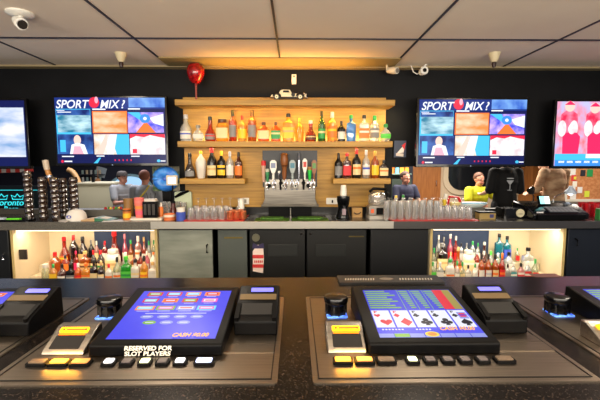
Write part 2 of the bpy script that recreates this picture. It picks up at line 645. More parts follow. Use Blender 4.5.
def machine(x0, sdx, pdx, screen, label, btn, reserved=False, cash=True, ybtn=0.038):
    T = thing('gaming_machine', label, 'gaming machine', (x0, 0.80, BAR), group='gaming machines set into the bar')
    MB().rbox((0, -0.045, 0), (0.614, 0.48, 0.003), 0.008).build('mounting_plate', PLATE, T)
    # raised edge line round the plate
    k = MB()
    for a, b_ in (((0.012, -0.030), (0.602, -0.0275)), ((0.012, 0.465), (0.602, 0.4675)), ((0.012, -0.03), (0.0145, 0.4675)), ((0.5995, -0.03), (0.602, 0.4675))):
        k.box((a[0], a[1], 0.003), (b_[0], b_[1], 0.0045))
    k.build('plate_groove', M('groove_dark', (40, 38, 36), 0.4, 0.8), T)
    k = MB()
    k.box((0.42 + pdx * 0.3, 0.085, 0.003), (0.60, 0.130, 0.0045)).box((0.47, 0.133, 0.003), (0.60, 0.17, 0.0040))
    k.build('access_panel', PLATE, T)
    # screen housing: wedge, slopes up to the back
    sx = sdx
    hx0, hx1 = 0.140 + sx, 0.458 + sx
    prof = [(0.072, 0.003), (0.072, 0.030), (0.078, 0.0325), (0.360, 0.0750), (0.372, 0.073), (0.376, 0.003)]
    hb = MB().prism(prof, hx0, hx1, 'x')
    H = hb.build('screen_housing', BLACK, T, bevel=0.004)
    ang = math.atan2(0.0425, 0.282)
    Sx, Sy, Sz = 0.171 + sx, 0.094, 0.0325 + (0.094 - 0.078) * math.tan(ang)
    flat([([(a_ * KX, c_ * KY) for a_, c_ in po_], mi_, ly_) for po_, mi_, ly_ in screen()], 'screen', T, (Sx, Sy, Sz + 0.0005), (ang, 0, 0))
    if cash:
        text('screen_credit_text', 'CASH $0.00', 0.0205, S_CASH, T, (Sx + 0.158, Sy + (0.004 if reserved else 0.025), Sz + (0.0050 if reserved else 0.0082)), (ang, 0, 0), 0.0001, 0.2, 'LEFT', 0.85, 0.0006)
    if reserved:
        for i, line in enumerate(('RESERVED FOR', 'SLOT PLAYERS')):
            text('reserved_lettering', line, 0.0148, C((235, 232, 220)), T, (hx0 + 0.085, 0.0715, 0.0185 - 0.0135 * i), (PI / 2, 0, 0), 0.0008, 0.15, 'LEFT', 1.14, 0.0003)
    # bill acceptor
    a = MB()
    a.prism([(0.078, 0.003), (0.084, 0.012), (0.152, 0.046), (0.175, 0.046), (0.175, 0.003)], 0.042, 0.137 + sx * 0.35, 'x')
    A = a.build('bill_acceptor', STEEL, T, bevel=0.003)
    aa = math.atan2(0.034, 0.068)
    MB().rbox((0.056, 0, 0), (0.128, 0.040, 0.001), 0.003).build('bill_slot', C((6, 4, 4), 0.5), A, (0, 0.088, 0.0142), (aa, 0, 0))
    MB().rbox((0.057, 0.048, 0.0), (0.128, 0.064, 0.0025), 0.003).build('lit_strip', C((255, 176, 10), 0.3, 1.3), A, (0, 0.088, 0.0142), (aa, 0, 0))
    flat([(circ(0.067, 0.043, 0.0028, 0.0028), SR, 12), (circ(0.122, 0.043, 0.0028, 0.0028), SR, 12), (rect(0.074, 0.0405, 0.122, 0.0455), SO, 12)], 'lit_strip_print', A, (0, 0.088 + 0.0118, 0.0142 + 0.0059), (aa, 0, 0))
    MB().box((0.060, 0.0, 0.0), (0.124, 0.004, 0.0018)).build('slot_lip_light', C((255, 120, 10), 0.3, 0.9), A, (0, 0.088 + 0.0365, 0.0142 + 0.0183), (aa, 0, 0))
    lm = lamp('acceptor_glow', 'AREA', (0.1, 0.066, 0.030), 0.10, (1, 0.45, 0.05), 0.08, 0.02, (-0.35, 0, 0))
    lm.parent = T
    # black knob over a blue lit card
    MB().rbox((0.058, 0.292, 0.003), (0.120, 0.355, 0.006), 0.006).build('lit_card', M('lit_card_blue', (50, 90, 240), 0.3, emit=0.7, noise=((120, 180, 255), (60, 60, 60), 0.4, 0.6)), T)
    kb = MB().lathe([(0.030, 0.006), (0.032, 0.020), (0.030, 0.034), (0.0355, 0.040), (0.037, 0.050), (0.034, 0.057), (0.024, 0.060)], (0.088, 0.330, 0), 24)
    for i in range(9):
        t = 2 * PI * i / 9
        kb.box((0.088 + 0.031 * math.cos(t) - 0.003, 0.330 + 0.031 * math.sin(t) - 0.003, 0.004), (0.088 + 0.031 * math.cos(t) + 0.003, 0.330 + 0.031 * math.sin(t) + 0.003, 0.038))
    kb.build('ribbed_knob', BLACKG, T)
    # ticket printer
    px0, px1 = 0.476 + pdx, 0.592 + pdx
    pr = MB().prism([(0.180, 0.003), (0.180, 0.040), (0.190, 0.052), (0.315, 0.096), (0.330, 0.092), (0.335, 0.003)], px0, px1, 'x')
    P = pr.build('ticket_printer', BLACK, T, bevel=0.004)
    pa = math.atan2(0.044, 0.125)
    base = (0, 0.190, 0.0525)
    MB().rbox((px0 + 0.035, 0.103, 0), (px0 + 0.10, 0.120, 0.001), 0.002).build('printer_display', C((96, 96, 240), 0.3, 1.0), P, base, (pa, 0, 0))
    MB().rbox((px0 + 0.006, 0.068, 0), (px0 + 0.110, 0.092, 0.001), 0.002).build('printer_label', C((90, 72, 42), 0.5), P, base, (pa, 0, 0))
    MB().box((px0 + 0.016, 0.006, -0.002), (px0 + 0.100, 0.052, 0.0006)).build('ticket_slot', C((4, 4, 5), 0.6), P, base, (pa, 0, 0))
    for q in (px0 + 0.002, px0 + 0.102):
        MB().rbox((q, -0.012, -0.030), (q + 0.012, 0.05, 0.004), 0.003).build('slot_guide', BLACK, P, base, (pa, 0, 0))
    # buttons
    for bx, w, mat, cap in btn:
        o = MB().rbox((-w / 2, -0.013, 0.003), (w / 2, 0.013, 0.010), 0.004).build('button', BLACK, T, (bx, ybtn, 0))
        MB().rbox((-w / 2 + 0.005, -0.009, 0.010), (w / 2 - 0.005, 0.009, 0.0125), 0.003).build('button_cap', mat, o)
    return T


DIM = C((104, 88, 72), 0.4)
ORL = C((250, 170, 60), 0.4, 0.9)
ORL2 = C((225, 150, 80), 0.4, 0.25)
BW = C((245, 248, 255), 0.3, 1.0)
GW = C((240, 250, 200), 0.3, 1.0)
BB = C((190, 205, 255), 0.3, 1.0)
DB = C((92, 84, 84), 0.4)
btnL = [(0.065, 0.046, DIM, 0), (0.113, 0.046, ORL, 0), (0.162, 0.046, ORL2, 0), (0.226, 0.030, BW, 0), (0.267, 0.030, DB, 0), (0.308, 0.030, GW, 0), (0.348, 0.030, DB, 0), (0.388, 0.030, BW, 0), (0.443, 0.046, BB, 0)]
btnR = [(0.073, 0.046, ORL, 0), (0.123, 0.046, ORL2, 0), (0.173, 0.046, DIM, 0), (0.234, 0.030, GW, 0), (0.275, 0.030, DB, 0), (0.316, 0.030, DB, 0), (0.356, 0.030, DB, 0), (0.397, 0.030, DB, 0), (0.448, 0.046, DIM, 0)]
machine(-0.652, 0.020, 0.012, slot_screen, 'gaming machine with slot game grid and RESERVED FOR SLOT PLAYERS lettering', btnL, True, True)
machine(0.037, 0.0, -0.002, poker_screen, 'gaming machine whose screen shows five poker cards and a pay table', btnR)
machine(-1.318, 0.044, 0.020, slot_screen, 'gaming machine cut off by the left edge of the photo', btnR, False, False)
machine(0.722, 0.0, 0.0, poker_screen, 'gaming machine cut off by the right edge of the photo', btnR, False, False)
# ------------------------------------------------------------------ televisions
def tvmat(name, a, b, sc, lo=0.35, hi=0.65, e=1.0):
    return M(name, a, 0.25, 0, e, noise=(b, sc, lo, hi))


TVM = [C((14, 24, 84), 0.25, 0.9),                                            # 0 navy
       C((240, 244, 252), 0.25, 0.98),                                         # 1 white
       C((225, 40, 70), 0.25, 1.0),                                           # 2 red
       tvmat('tv_sea', (40, 120, 150), (200, 235, 245), (5, 1, 14)),          # 3
       tvmat('tv_sand', (250, 140, 70), (255, 215, 180), (5, 1, 12)),         # 4
       tvmat('tv_violet', (70, 80, 220), (225, 190, 255), (9, 1, 9)),         # 5
       C((245, 120, 50), 0.25, 1.0),                                          # 6 orange
       C((70, 190, 240), 0.25, 1.0),                                          # 7 cyan
       tvmat('tv_navy', (16, 36, 100), (60, 110, 190), (6, 1, 6)),            # 8
       tvmat('tv_beach', (215, 165, 120), (250, 245, 240), (7, 1, 7)),        # 9
       tvmat('tv_white', (220, 200, 205), (255, 255, 255), (9, 1, 9)),        # 10
       tvmat('tv_header', (30, 80, 190), (130, 180, 240), (5, 1, 5)),        # 11
       C((252, 205, 190), 0.25, 1.0),                                         # 12 skin
       C((250, 170, 190), 0.25, 1.0),                                         # 13 pink
       tvmat('tv_crowd', (226, 40, 80), (250, 150, 180), (9, 1, 9)),         # 14
       tvmat('tv_stands', (190, 190, 235), (245, 120, 130), (11, 1, 7)),      # 15
       C((235, 40, 96), 0.25, 1.0),                                           # 16 crimson
       tvmat('tv_wave', (96, 150, 205), (235, 236, 248), (2.2, 1, 7), 0.3, 0.62, 0.95),  # 17
       C((24, 50, 130), 0.25, 0.9),                                           # 18
       C((60, 140, 230), 0.25, 1.0),                                          # 19
       ]
for _m in TVM:
    _b = _m.node_tree.nodes['Principled BSDF']
    _b.inputs['Specular IOR Level'].default_value = 0.15
    for _l in list(_b.inputs['Base Color'].links):
        _m.node_tree.links.remove(_l)
    _b.inputs['Base Color'].default_value = (0.004, 0.004, 0.006, 1)
    _b.inputs['Emission Strength'].default_value *= 1.08
TW, TH = 1.135, 0.675


def q(x0, y0, x1, y1):
    """rect from picture fractions measured on the screen, y down"""
    f = lambda x: (x - 30) / 548 * TW
    h = lambda y: (345 - y) / 317 * TH
    return rect(f(x0), h(y1), f(x1), h(y0))


def pp(pts):
    return [((x - 30) / 548 * TW, (345 - y) / 317 * TH) for x, y in pts]


def ell(cx, cy, rx, ry, n=18):
    return pp([(cx + rx * math.cos(2 * PI * i / n), cy + ry * math.sin(2 * PI * i / n)) for i in range(n)][::-1])


def sport_mix():
    s = [(rect(0, 0, TW, TH), 0, 0), (q(30, 28, 578, 82), 18, 1), (q(398, 28, 578, 74), 11, 2),
         (q(34, 82, 206, 300), 7, 2), (q(36, 85, 204, 112), 8, 3),
         (q(42, 112, 206, 195), 3, 4), (q(214, 92, 388, 199), 6, 2), (q(220, 98, 383, 194), 4, 4),
         (q(392, 98, 570, 196), 5, 4), (pp([(430, 196), (480, 140), (530, 196)][::-1]), 6, 5), (pp([(392, 98), (450, 98), (470, 130), (460, 140)][::-1]), 7, 5),
         (pp([(500, 125), (570, 105), (570, 165), (520, 150)][::-1]), 1, 5), (ell(478, 128, 26, 22), 19, 6), (ell(478, 128, 9, 8), 1, 7),
         (q(36, 204, 212, 300), 8, 4), (ell(135, 232, 18, 24), 12, 5), (pp([(95, 300), (105, 255), (135, 245), (170, 255), (185, 300)][::-1]), 1, 6),
         (pp([(110, 300), (118, 262), (150, 262), (165, 300)][::-1]), 13, 7), (q(48, 232, 76, 290), 7, 5),
         (q(218, 204, 394, 302), 9, 4), (pp([(300, 204), (394, 204), (394, 302), (330, 302)][::-1]), 7, 5), (pp([(285, 204), (335, 204), (315, 302), (280, 302)][::-1]), 1, 6),
         (pp([(225, 300), (280, 204), (300, 204), (262, 302)][::-1]), 12, 6),
         (q(398, 203, 574, 302), 10, 4), (pp([(398, 203), (574, 203), (574, 222), (540, 216), (500, 208), (470, 218), (430, 212), (398, 226)][::-1]), 2, 6),
         (q(410, 275, 432, 296), 2, 6), (ell(228, 52, 26, 26), 2, 8), (ell(240, 40, 9, 16), 13, 9)]
    for x0, x1, y, h in ((40, 80, 90, 3), (44, 112, 98, 4), (218, 284, 84, 6), (396, 455, 82, 6), (55, 115, 312, 5), (228, 268, 310, 5), (402, 445, 311, 5), (66, 105, 336, 6), (550, 574, 334, 5)):
        s.append((q(x0, y - h / 2, x1, y + h / 2), 1, 9))
    s.append((ell(56, 336, 7, 7), 2, 9))
    s.append((ell(540, 333, 9, 7), 7, 9))
    for k in range(5):
        s.append((q(318 + k * 20, 326, 324 + k * 20, 334), 2, 8))
    s.append((pp([(212, 345), (240, 318), (250, 318), (232, 345)][::-1]), 7, 7))
    return s


def crowd():
    s = [(rect(0, 0, TW, TH), 15, 0)]
    for cx, top in ((95, 40), (225, 48), (360, 42), (490, 46)):
        s.append((pp([(cx - 50, 200), (cx - 42, 90), (cx, 60), (cx + 42, 90), (cx + 52, 200)][::-1]), 14, 1))
        s.append((ell(cx, top + 12, 26, 26), 12, 2))
        s.append((pp([(cx - 28, top + 5), (cx, top - 16), (cx + 28, top + 5)][::-1]), 16, 3))
    for cx in (60, 120, 195, 250, 330, 400, 500):
        s.append((ell(cx, 160, 22, 40), 10, 4))
    for cx in (110, 240, 380, 510):
        s.append((pp([(cx - 42, 300), (cx - 46, 200), (cx - 26, 180), (cx + 26, 180), (cx + 46, 200), (cx + 38, 300)][::-1]), 16, 5))
        s.append((ell(cx, 162, 19, 26), 10, 6))
    s.append((q(30, 285, 578, 318), 7, 7))
    s.append((q(190, 286, 578, 306), 1, 8))
    s.append((q(30, 316, 578, 345), 19, 9))
    for k in range(12):
        s.append((q(50 + k * 44, 320, 50 + k * 44 + 30, 330), 1, 9))
    return s


def seascape():
    s = [(rect(0, 0, TW, TH), 0, 0), (q(30, 62, 572, 300), 17, 1)]
    s.append((q(60, 312, 200, 318), 19, 2))
    return s


def tv(px, py_mid, pic, label, Y=4.04, title=False, dark=False):
    c = at(px, py_mid, Y)
    T = thing('television', label, 'television', (c.x, Y, c.z), group='televisions on the black wall')
    e = 0.022
    b = MB().box((-TW / 2 - e, 0.0, -TH / 2 - e - 0.008), (TW / 2 + e, 0.05, TH / 2 + e))
    b.build('television_frame', BLACKG, T, bevel=0.006)
    MB().box((-0.25, 0.05, -0.2), (0.25, 4.3 - Y, 0.2)).build('wall_mount', BLACK, T)
    flat(pic(), 'screen', T, (-TW / 2, -0.001, -TH / 2), None, TVM, 'xz')
    if title:
        for s_, u in (('SPORT', 38), ('MIX', 256), ('?', 360)):
            text('screen_title_text', s_, 0.118, TVM[1], T, (-TW / 2 + (u - 30) / 548 * TW, -0.016, -TH / 2 + (345 - 79) / 317 * TH), (PI / 2, 0, 0), 0.0003, 0.25, 'LEFT', 0.93, 0.0015)
    MB().cyl((0, -0.001, -TH / 2 - 0.018), 0.006, 0.002, 12, axis='y').build('status_light', C((120, 140, 170), 0.3, 0.4), T)
    return T


tv(111.0, 130.7, sport_mix, 'television left of the shelves showing six sports pictures and SPORT MIX', title=True)
tv(472.0, 132.2, sport_mix, 'television right of the shelves showing six sports pictures and SPORT MIX', title=True)
tv(-29, 133.5, seascape, 'television cut by left photo edge showing blue and white sky picture')
tv(608.5, 134, crowd, 'television cut by right photo edge showing people dressed in red')

# ------------------------------------------------------------------ back counter and its base units
def X(px, Y):
    return at(px, 200, Y).x


cf = 3.66
ctr = thing('back_counter', 'long back bar counter with dark top and steel front edge', 'counter', (0, cf, CT))
cx0, cx1 = -4.6, 4.9
sk0, sk1 = X(247, 3.95), X(338, 3.95)
t = MB()
t.box((cx0, 0, -0.035), (sk0, 0.635, 0)).box((sk1, 0, -0.035), (cx1, 0.635, 0)).box((sk0, 0, -0.035), (sk1, 0.07, 0)).box((sk0, 0.50, -0.035), (sk1, 0.635, 0)).box((sk0, 0.07, -0.05), (sk1, 0.5, -0.03))
t.build('worktop', M('dark_worktop', (46, 44, 44), 0.18, noise=((90, 88, 86), (90, 90, 90), 0.45, 0.75)), ctr)
e = MB()
e.box((X(150, cf), -0.012, -0.068), (X(394, cf), 0.0, 0.004))
e.build('steel_edge', M('edge_steel', (176, 173, 166), 0.45, 0.6), ctr, bevel=0.003)
MB().box((cx0, -0.010, -0.075), (X(150, cf), 0.0, 0.002)).build('grey_edge', M('edge_grey', (104, 100, 92), 0.5, noise=((66, 64, 60), (120, 120, 120), 0.3, 0.7)), ctr)
MB().box((X(394, cf), -0.010, -0.070), (cx1, 0.0, 0.002)).build('dark_steel_edge', M('edge_dark', (92, 90, 90), 0.35, 0.8), ctr)
MB().box((X(180, 4.26), 0.615, 0), (X(392, 4.26), 0.635, 0.085)).build('backsplash', C((30, 30, 32), 0.3), ctr)

# dark room divider ledge at the back of the counter, in the pass-through
struct('trim_4', MB().box((-8.5, 4.3, 0.90), (-1.30, 4.42, 1.02)), C((70, 66, 58), 0.4))
struct('trim_5', MB().box((1.10, 4.3, 0.90), (8.5, 4.42, 1.02)), C((30, 30, 34), 0.4))

UY = 3.70
Z0, Z1 = 0.10, 0.895


def unit(name, px0, px1, label, cat, mat):
    a, b = X(px0, UY), X(px1, UY)
    T = thing(name, label, cat, ((a + b) / 2, UY, 0))
    w = (b - a) / 2
    MB().box((-w, 0.02, Z0), (w, 0.54, Z1)).box((-w + 0.02, 0.07, 0), (w - 0.02, 0.5, Z0)).build('carcass', BLACK, T)
    MB().box((-w + 0.006, 0, Z0 + 0.01), (w - 0.006, 0.022, Z1 - 0.012)).build('door', mat, T, bevel=0.004)
    return T, w


DOORST = M('worn_steel_door', (118, 124, 114), 0.5, 0.2, noise=((150, 154, 142), (2.5, 2.5, 12), 0.35, 0.7))
GREYD = C((74, 80, 76), 0.42)
BLKD = C((13, 14, 14), 0.4)
U, w = unit('steel_cupboard', 157, 212, 'worn grey metal cupboard with one small black handle', 'cupboard', DOORST)
dr = [c for c in U.children if c.name.startswith('door')][0]
MB().tube([(w - 0.055, -0.002, 0.66), (w - 0.055, -0.03, 0.665), (w - 0.055, -0.03, 0.735), (w - 0.055, -0.002, 0.74)], 0.008).build('door_handle', BLACK, dr)
U, w = unit('grey_cupboard', 216.5, 247, 'narrow dark grey cupboard door with brass badge, left of black fridges', 'cupboard', GREYD)
MB().box((-0.08, -0.004, 0.80), (0.10, 0.0, 0.815)).build('brass_strip', C((120, 105, 50), 0.4, 0, 0.6), U)
U, w = unit('bar_fridge', 248.5, 305.5, 'black bar fridge with round dial and a red and white bottle-shaped sticker', 'fridge', BLKD)
MB().cyl((-w + 0.07, -0.012, 0.81), 0.038, 0.012, 20, axis='y').cyl((-w + 0.07, -0.016, 0.81), 0.026, 0.004, 20, 1, axis='y').build('round_dial', [C((120, 118, 100), 0.3, 0, 0.5), C((200, 195, 160), 0.4)], U)
MB().box((-0.09, -0.006, 0.62), (0.20, 0.0, 0.74)).build('recessed_panel', C((34, 36, 36), 0.35), U, bevel=0.004)
b = MB()
b.prism([(-0.055, 0.47), (0.045, 0.45), (0.055, 0.60), (0.05, 0.70), (0.02, 0.72), (0.02, 0.735), (-0.02, 0.735), (-0.025, 0.715), (-0.055, 0.67)], -0.003, 0, 'y')
b.box((-0.058, -0.0045, 0.505), (0.050, -0.003, 0.54), 1).box((-0.056, -0.0045, 0.60), (0.052, -0.003, 0.635), 1).prism([(-0.06, 0.70), (0.06, 0.70), (0.05, 0.755), (0.0, 0.73), (-0.05, 0.755)], -0.006, -0.003, 'y', 2)
for k in range(5):
    b.box((-0.04 + k * 0.018, -0.0047, 0.555), (-0.028 + k * 0.018, -0.003, 0.580), 1)
b.build('bottle_sticker', [C((225, 205, 195)), C((200, 50, 50)), C((46, 38, 78))], U, (-w + 0.09, 0, 0))
for x in (w - 0.05, w - 0.0):
    pass
MB().cyl((w - 0.04, -0.008, 0.845), 0.010, 0.008, 10, axis='y').build('door_screw', CHROME, U)
U, w = unit('bar_fridge', 306.5, 367.5, 'black bar fridge without any sticker, right of the dial fridge', 'fridge', BLKD)
MB().box((-0.21, -0.006, 0.62), (0.09, 0.0, 0.74)).build('recessed_panel', C((30, 32, 32), 0.35), U, bevel=0.004)
MB().cyl((-w + 0.04, -0.008, 0.845), 0.010, 0.008, 10, axis='y').build('door_screw', CHROME, U)
MB().box((0.12, -0.004, 0.81), (0.27, 0.0, 0.822)).build('brass_strip', C((90, 78, 40), 0.4, 0, 0.6), U)
U, w = unit('black_cupboard', 371, 430, 'plain black cupboard beside the right bottle cabinet', 'cupboard', C((12, 14, 18), 0.4))
U, w = unit('black_cupboard', 570, 640, 'black cupboard with small hook at the right end of the counter', 'cupboard', C((15, 22, 34), 0.4, 0))
MB().tube([(-w + 0.08, 0, 0.79), (-w + 0.08, -0.03, 0.78), (-w + 0.08, -0.03, 0.72)], 0.008).build('hook', BLACK, U)
U, w = unit('black_cupboard', -60, 6, 'black cupboard at the left end of the counter', 'cupboard', C((17, 19, 20), 0.4))
MB().tube([(w - 0.05, 0, 0.66), (w - 0.05, -0.03, 0.65), (w - 0.05, -0.03, 0.60)], 0.008).build('door_handle', CHROME, U)


def open_cabinet(px0, px1, label, back_split, left):
    a, b = X(px0, UY), X(px1, UY)
    T = thing('bottle_cabinet', label, 'cabinet', ((a + b) / 2, UY, 0))
    w = (b - a) / 2
    D = 0.55
    k = MB()
    k.box((-w, 0.0, Z0), (-w + 0.02, D, Z1)).box((w - 0.02, 0.0, Z0), (w, D, Z1)).box((-w, D - 0.01, Z0), (w, D, Z1)).box((-w, 0, Z1 - 0.01), (w, D, Z1)).box((-w, 0.0, Z0), (w, D, Z0 + 0.03)).box((-w + 0.02, 0.06, 0), (w - 0.02, D - 0.04, Z0))
    k.build('cabinet_walls', CREAM, T)
    for e0 in (-w, w - 0.022):
        MB().box((e0, -0.006, Z0), (e0 + 0.022, 0.0, Z1)).build('cabinet_edge', C((196, 172, 112), 0.5), T)
    s0, s1 = back_split
    MB().box((s0 - (a + b) / 2, D - 0.022, Z0 + 0.03), (s1 - (a + b) / 2, D - 0.01, Z1 - 0.01)).build('blue_back_panel', M('blue_grey_panel', (70, 82, 108), 0.3, 0.3), T)
    # stepped bottle risers
    st = MB()
    for i in range(3):
        st.box((-w + 0.03, 0.03 + 0.15 * i, Z0 + 0.03), (w - 0.03, 0.03 + 0.15 * (i + 1), ROWZ[i]))
    st.build('stepped_shelf', C((205, 190, 160), 0.5), T)
    MB().box((-w + 0.04, 0.02, Z1 - 0.022), (w - 0.04, 0.035, Z1 - 0.01)).build('light_strip', C((255, 240, 215), 0.4, 1.5), T)
    return T, w


ROWY = [UY + 0.105, UY + 0.255, UY + 0.405]
ROWZ = [0.30, 0.37, 0.45]
cl, wl = open_cabinet(8, 156, 'open lit cabinet under the counter left, filled with bottles', (X(93, 4.24), X(158, 4.24) - 0.1), True)
MB().box((-wl + 0.025, 0.06, 0.58), (-wl + 0.10, 0.075, 0.68)).build('latch', C((40, 34, 34)), cl)
cr, wr = open_cabinet(431.5, 568, 'open lit cabinet under the counter right, filled with bottles', (X(425, 4.24) + 0.03, X(490, 4.24)), False)

# ------------------------------------------------------------------ shelf unit
PY = 4.20
sh = thing('wooden_back_panel', 'tall pale wooden wall panel behind the bottle shelves and taps', 'wall panel', (0, PY, CT + 0.085))
zt = at(300, 97.5, PY).z
MB().box((X(185.5, PY), 0, 0.0), (X(384, PY), 0.10, zt - CT - 0.085)).build('panel_board', WOOD, sh, bevel=0.003)
rx0, rx1 = X(263, PY), X(317, PY)
zr0, zr1 = at(0, 178, PY).z - 0.1, at(300, 150.5, PY).z
MB().box((rx0, -0.008, zr0 - CT - 0.085), (rx1, 0.0, zr1 - CT - 0.085)).build('dark_tile_inset', C((18, 20, 28), 0.4), sh)
pw = at(332, 201, PY)
MB().rbox((pw.x - 0.065, PY - 0.012, pw.z - 0.035), (pw.x + 0.065, PY, pw.z + 0.035), 0.008, 0, 'y').box((pw.x - 0.005, PY - 0.014, pw.z - 0.02), (pw.x + 0.012, PY - 0.012, pw.z + 0.012), 1).build('x', [WHITE, BLACK])
o = bpy.data.objects['x']
o.name = 'power_outlet'
tag(o, 'white power outlet on the wooden panel right of the taps', 'outlet')
pw = at(245.5, 201, PY)
tag(MB().rbox((-0.04, -0.010, -0.035), (0.04, 0, 0.035), 0.006, 0, 'y').box((-0.012, -0.012, -0.02), (0.012, -0.010, 0.02), 1).build('power_outlet', [WHITE, C((150, 145, 135))], None, (pw.x, PY, pw.z)), 'white power outlet on the wooden panel above the copper mugs', 'outlet')


def shelf(name, px0, px1, ytop, ybot, Yf, label, cat='shelf'):
    a, b = X(px0, Yf), X(px1, Yf)
    z1, z0 = at(300, ytop, Yf).z, at(300, ybot, Yf).z
    o = MB().box((a, 0, 0), (b, PY - Yf, z1 - z0)).build(name, WOOD, None, (0, Yf, z0), None, 0.004)
    tag(o, label, cat)
    return z1, a, b


CZ, ca, cb = shelf('shelf_canopy', 177.5, 393, 99.5, 105.5, 3.92, 'projecting wooden canopy board above the upper bottle shelf', 'canopy')
Z_UP, ua, ub = shelf('wall_shelf', 179, 391.5, 141.2, 147, 3.98, 'long upper wooden shelf holding the glowing row of bottles')
Z_LL, _, _ = shelf('wall_shelf', 180, 245, 178.6, 184, 3.98, 'short lower wooden shelf left of the beer taps')
Z_LR, _, _ = shelf('wall_shelf', 333, 390.5, 178.6, 184, 3.98, 'short lower wooden shelf right of the beer taps')
tag(MB().rbox((ua + 0.03, 4.155, Z_UP), (ub - 0.03, 4.175, Z_UP + 0.010), 0.004).build('shelf_light_strip', C((255, 240, 215), 0.4, 1.1)), 'thin white light strip lying along the back of the upper shelf', 'light strip')
lamp('shelf_strip_glow', 'AREA', (0, 4.165, Z_UP + 0.015), 5, (1, 0.86, 0.62), 2.1, 0.03, (PI - 0.2, 0, 0))
# ------------------------------------------------------------------ bottles
LIQ = {
    'clear': ((235, 240, 240), 'clear'), 'amber': ((214, 110, 24), 'amber'), 'orange': ((240, 130, 30), 'orange'),
    'yellow': ((250, 190, 50), 'yellow'), 'red': ((190, 36, 26), 'red'), 'redamber': ((200, 60, 20), 'reddish'),
    'dark': ((52, 22, 16), 'dark brown'), 'black': ((14, 13, 14), 'black'), 'green': ((30, 120, 40), 'green'),
    'blue': ((90, 170, 240), 'blue'), 'teal': ((40, 170, 190), 'teal'), 'white': ((216, 208, 196), 'white'),
    'pink': ((240, 120, 150), 'pink'), 'brown': ((110, 44, 26), 'brown'), 'rose': ((235, 170, 160), 'rose'),
    'lime': ((60, 205, 60), 'bright green'), 'pale': ((225, 232, 200), 'pale'),
}
COLS = {'white': (224, 218, 206), 'cream': (232, 206, 150), 'black': (18, 17, 18), 'red': (214, 30, 36), 'yellow': (244, 196, 40), 'green': (40, 150, 70),
        'blue': (60, 84, 190), 'grey': (130, 128, 126), 'gold': (205, 160, 60), 'orange': (240, 120, 40), 'silver': (190, 190, 195), 'magenta': (226, 40, 96),
        'brown': (92, 54, 34), 'tan': (206, 168, 108), 'lime': (90, 205, 70), 'teal': (60, 150, 150), 'pink': (235, 130, 140), 'purple': (90, 60, 130)}


def liquid(n):
    rgb = LIQ[n][0]
    if n in ('white', 'black'):
        return C(rgb, 0.2)
    if n == 'clear':
        return glass('bottle_clear', (244, 248, 248), 1, 0.14, 0.35)
    if n == 'pale':
        return glass('bottle_pale', (232, 238, 214), 1, 0.12, 0.3)
    if n in ('dark', 'brown', 'green'):
        return glass('bottle_' + n, rgb, 1, 0.12, 0.7)
    return glass('bottle_' + n, rgb, 1, 0.10, 0.55)


# profile: (radius fraction, height fraction, squareness); body top is where the label band ends
SH = {
    'round': ([(0.90, 0), (1, 0.02), (1, 0.56), (0.92, 0.63), (0.55, 0.72), (0.34, 0.78), (0.30, 0.92)], 0.92, 0.32, (0.12, 0.48), 0, 1),
    'wine': ([(0.92, 0), (1, 0.02), (1, 0.52), (0.94, 0.60), (0.60, 0.70), (0.38, 0.78), (0.34, 0.93)], 0.93, 0.36, (0.10, 0.42), 0, 1),
    'tall': ([(0.90, 0), (1, 0.02), (1, 0.62), (0.90, 0.68), (0.50, 0.74), (0.38, 0.80), (0.34, 0.90)], 0.90, 0.38, (0.14, 0.52), 0, 1),
    'square': ([(0.96, 0), (1, 0.02), (1, 0.62), (0.92, 0.68), (0.45, 0.73), (0.36, 0.76), (0.34, 0.90)], 0.90, 0.40, (0.12, 0.50), 0.7, 0.7),
    'short': ([(0.94, 0), (1, 0.03), (1, 0.60), (0.85, 0.70), (0.36, 0.78), (0.30, 0.86)], 0.86, 0.34, (0.14, 0.56), 0.5, 0.6),
    'bulb': ([(0.80, 0), (0.96, 0.05), (1, 0.18), (0.86, 0.36), (0.50, 0.52), (0.36, 0.62), (0.36, 0.78), (0.30, 0.90)], 0.88, 0.34, (0.08, 0.30), 0, 1),
    'decanter': ([(0.55, 0), (0.80, 0.08), (1, 0.30), (0.95, 0.46), (0.60, 0.62), (0.26, 0.72), (0.26, 0.84)], 0.84, 0.36, (0.18, 0.44), 0, 0.6),
    'vase': ([(0.60, 0), (0.72, 0.05), (0.94, 0.40), (1, 0.56), (0.86, 0.68), (0.40, 0.80), (0.24, 0.86), (0.24, 0.92)], 0.92, 0.28, None, 0, 1),
    'long': ([(0.90, 0), (1, 0.02), (1, 0.46), (0.88, 0.55), (0.50, 0.66), (0.36, 0.76), (0.32, 0.94)], 0.94, 0.36, (0.10, 0.38), 0, 1),
    'jar': ([(0.94, 0), (1, 0.03), (1, 0.70), (0.80, 0.80), (0.62, 0.84), (0.62, 0.86)], 0.86, 0.68, (0.15, 0.60), 0.5, 0.8),
}
NB = 0
LABELS = set()


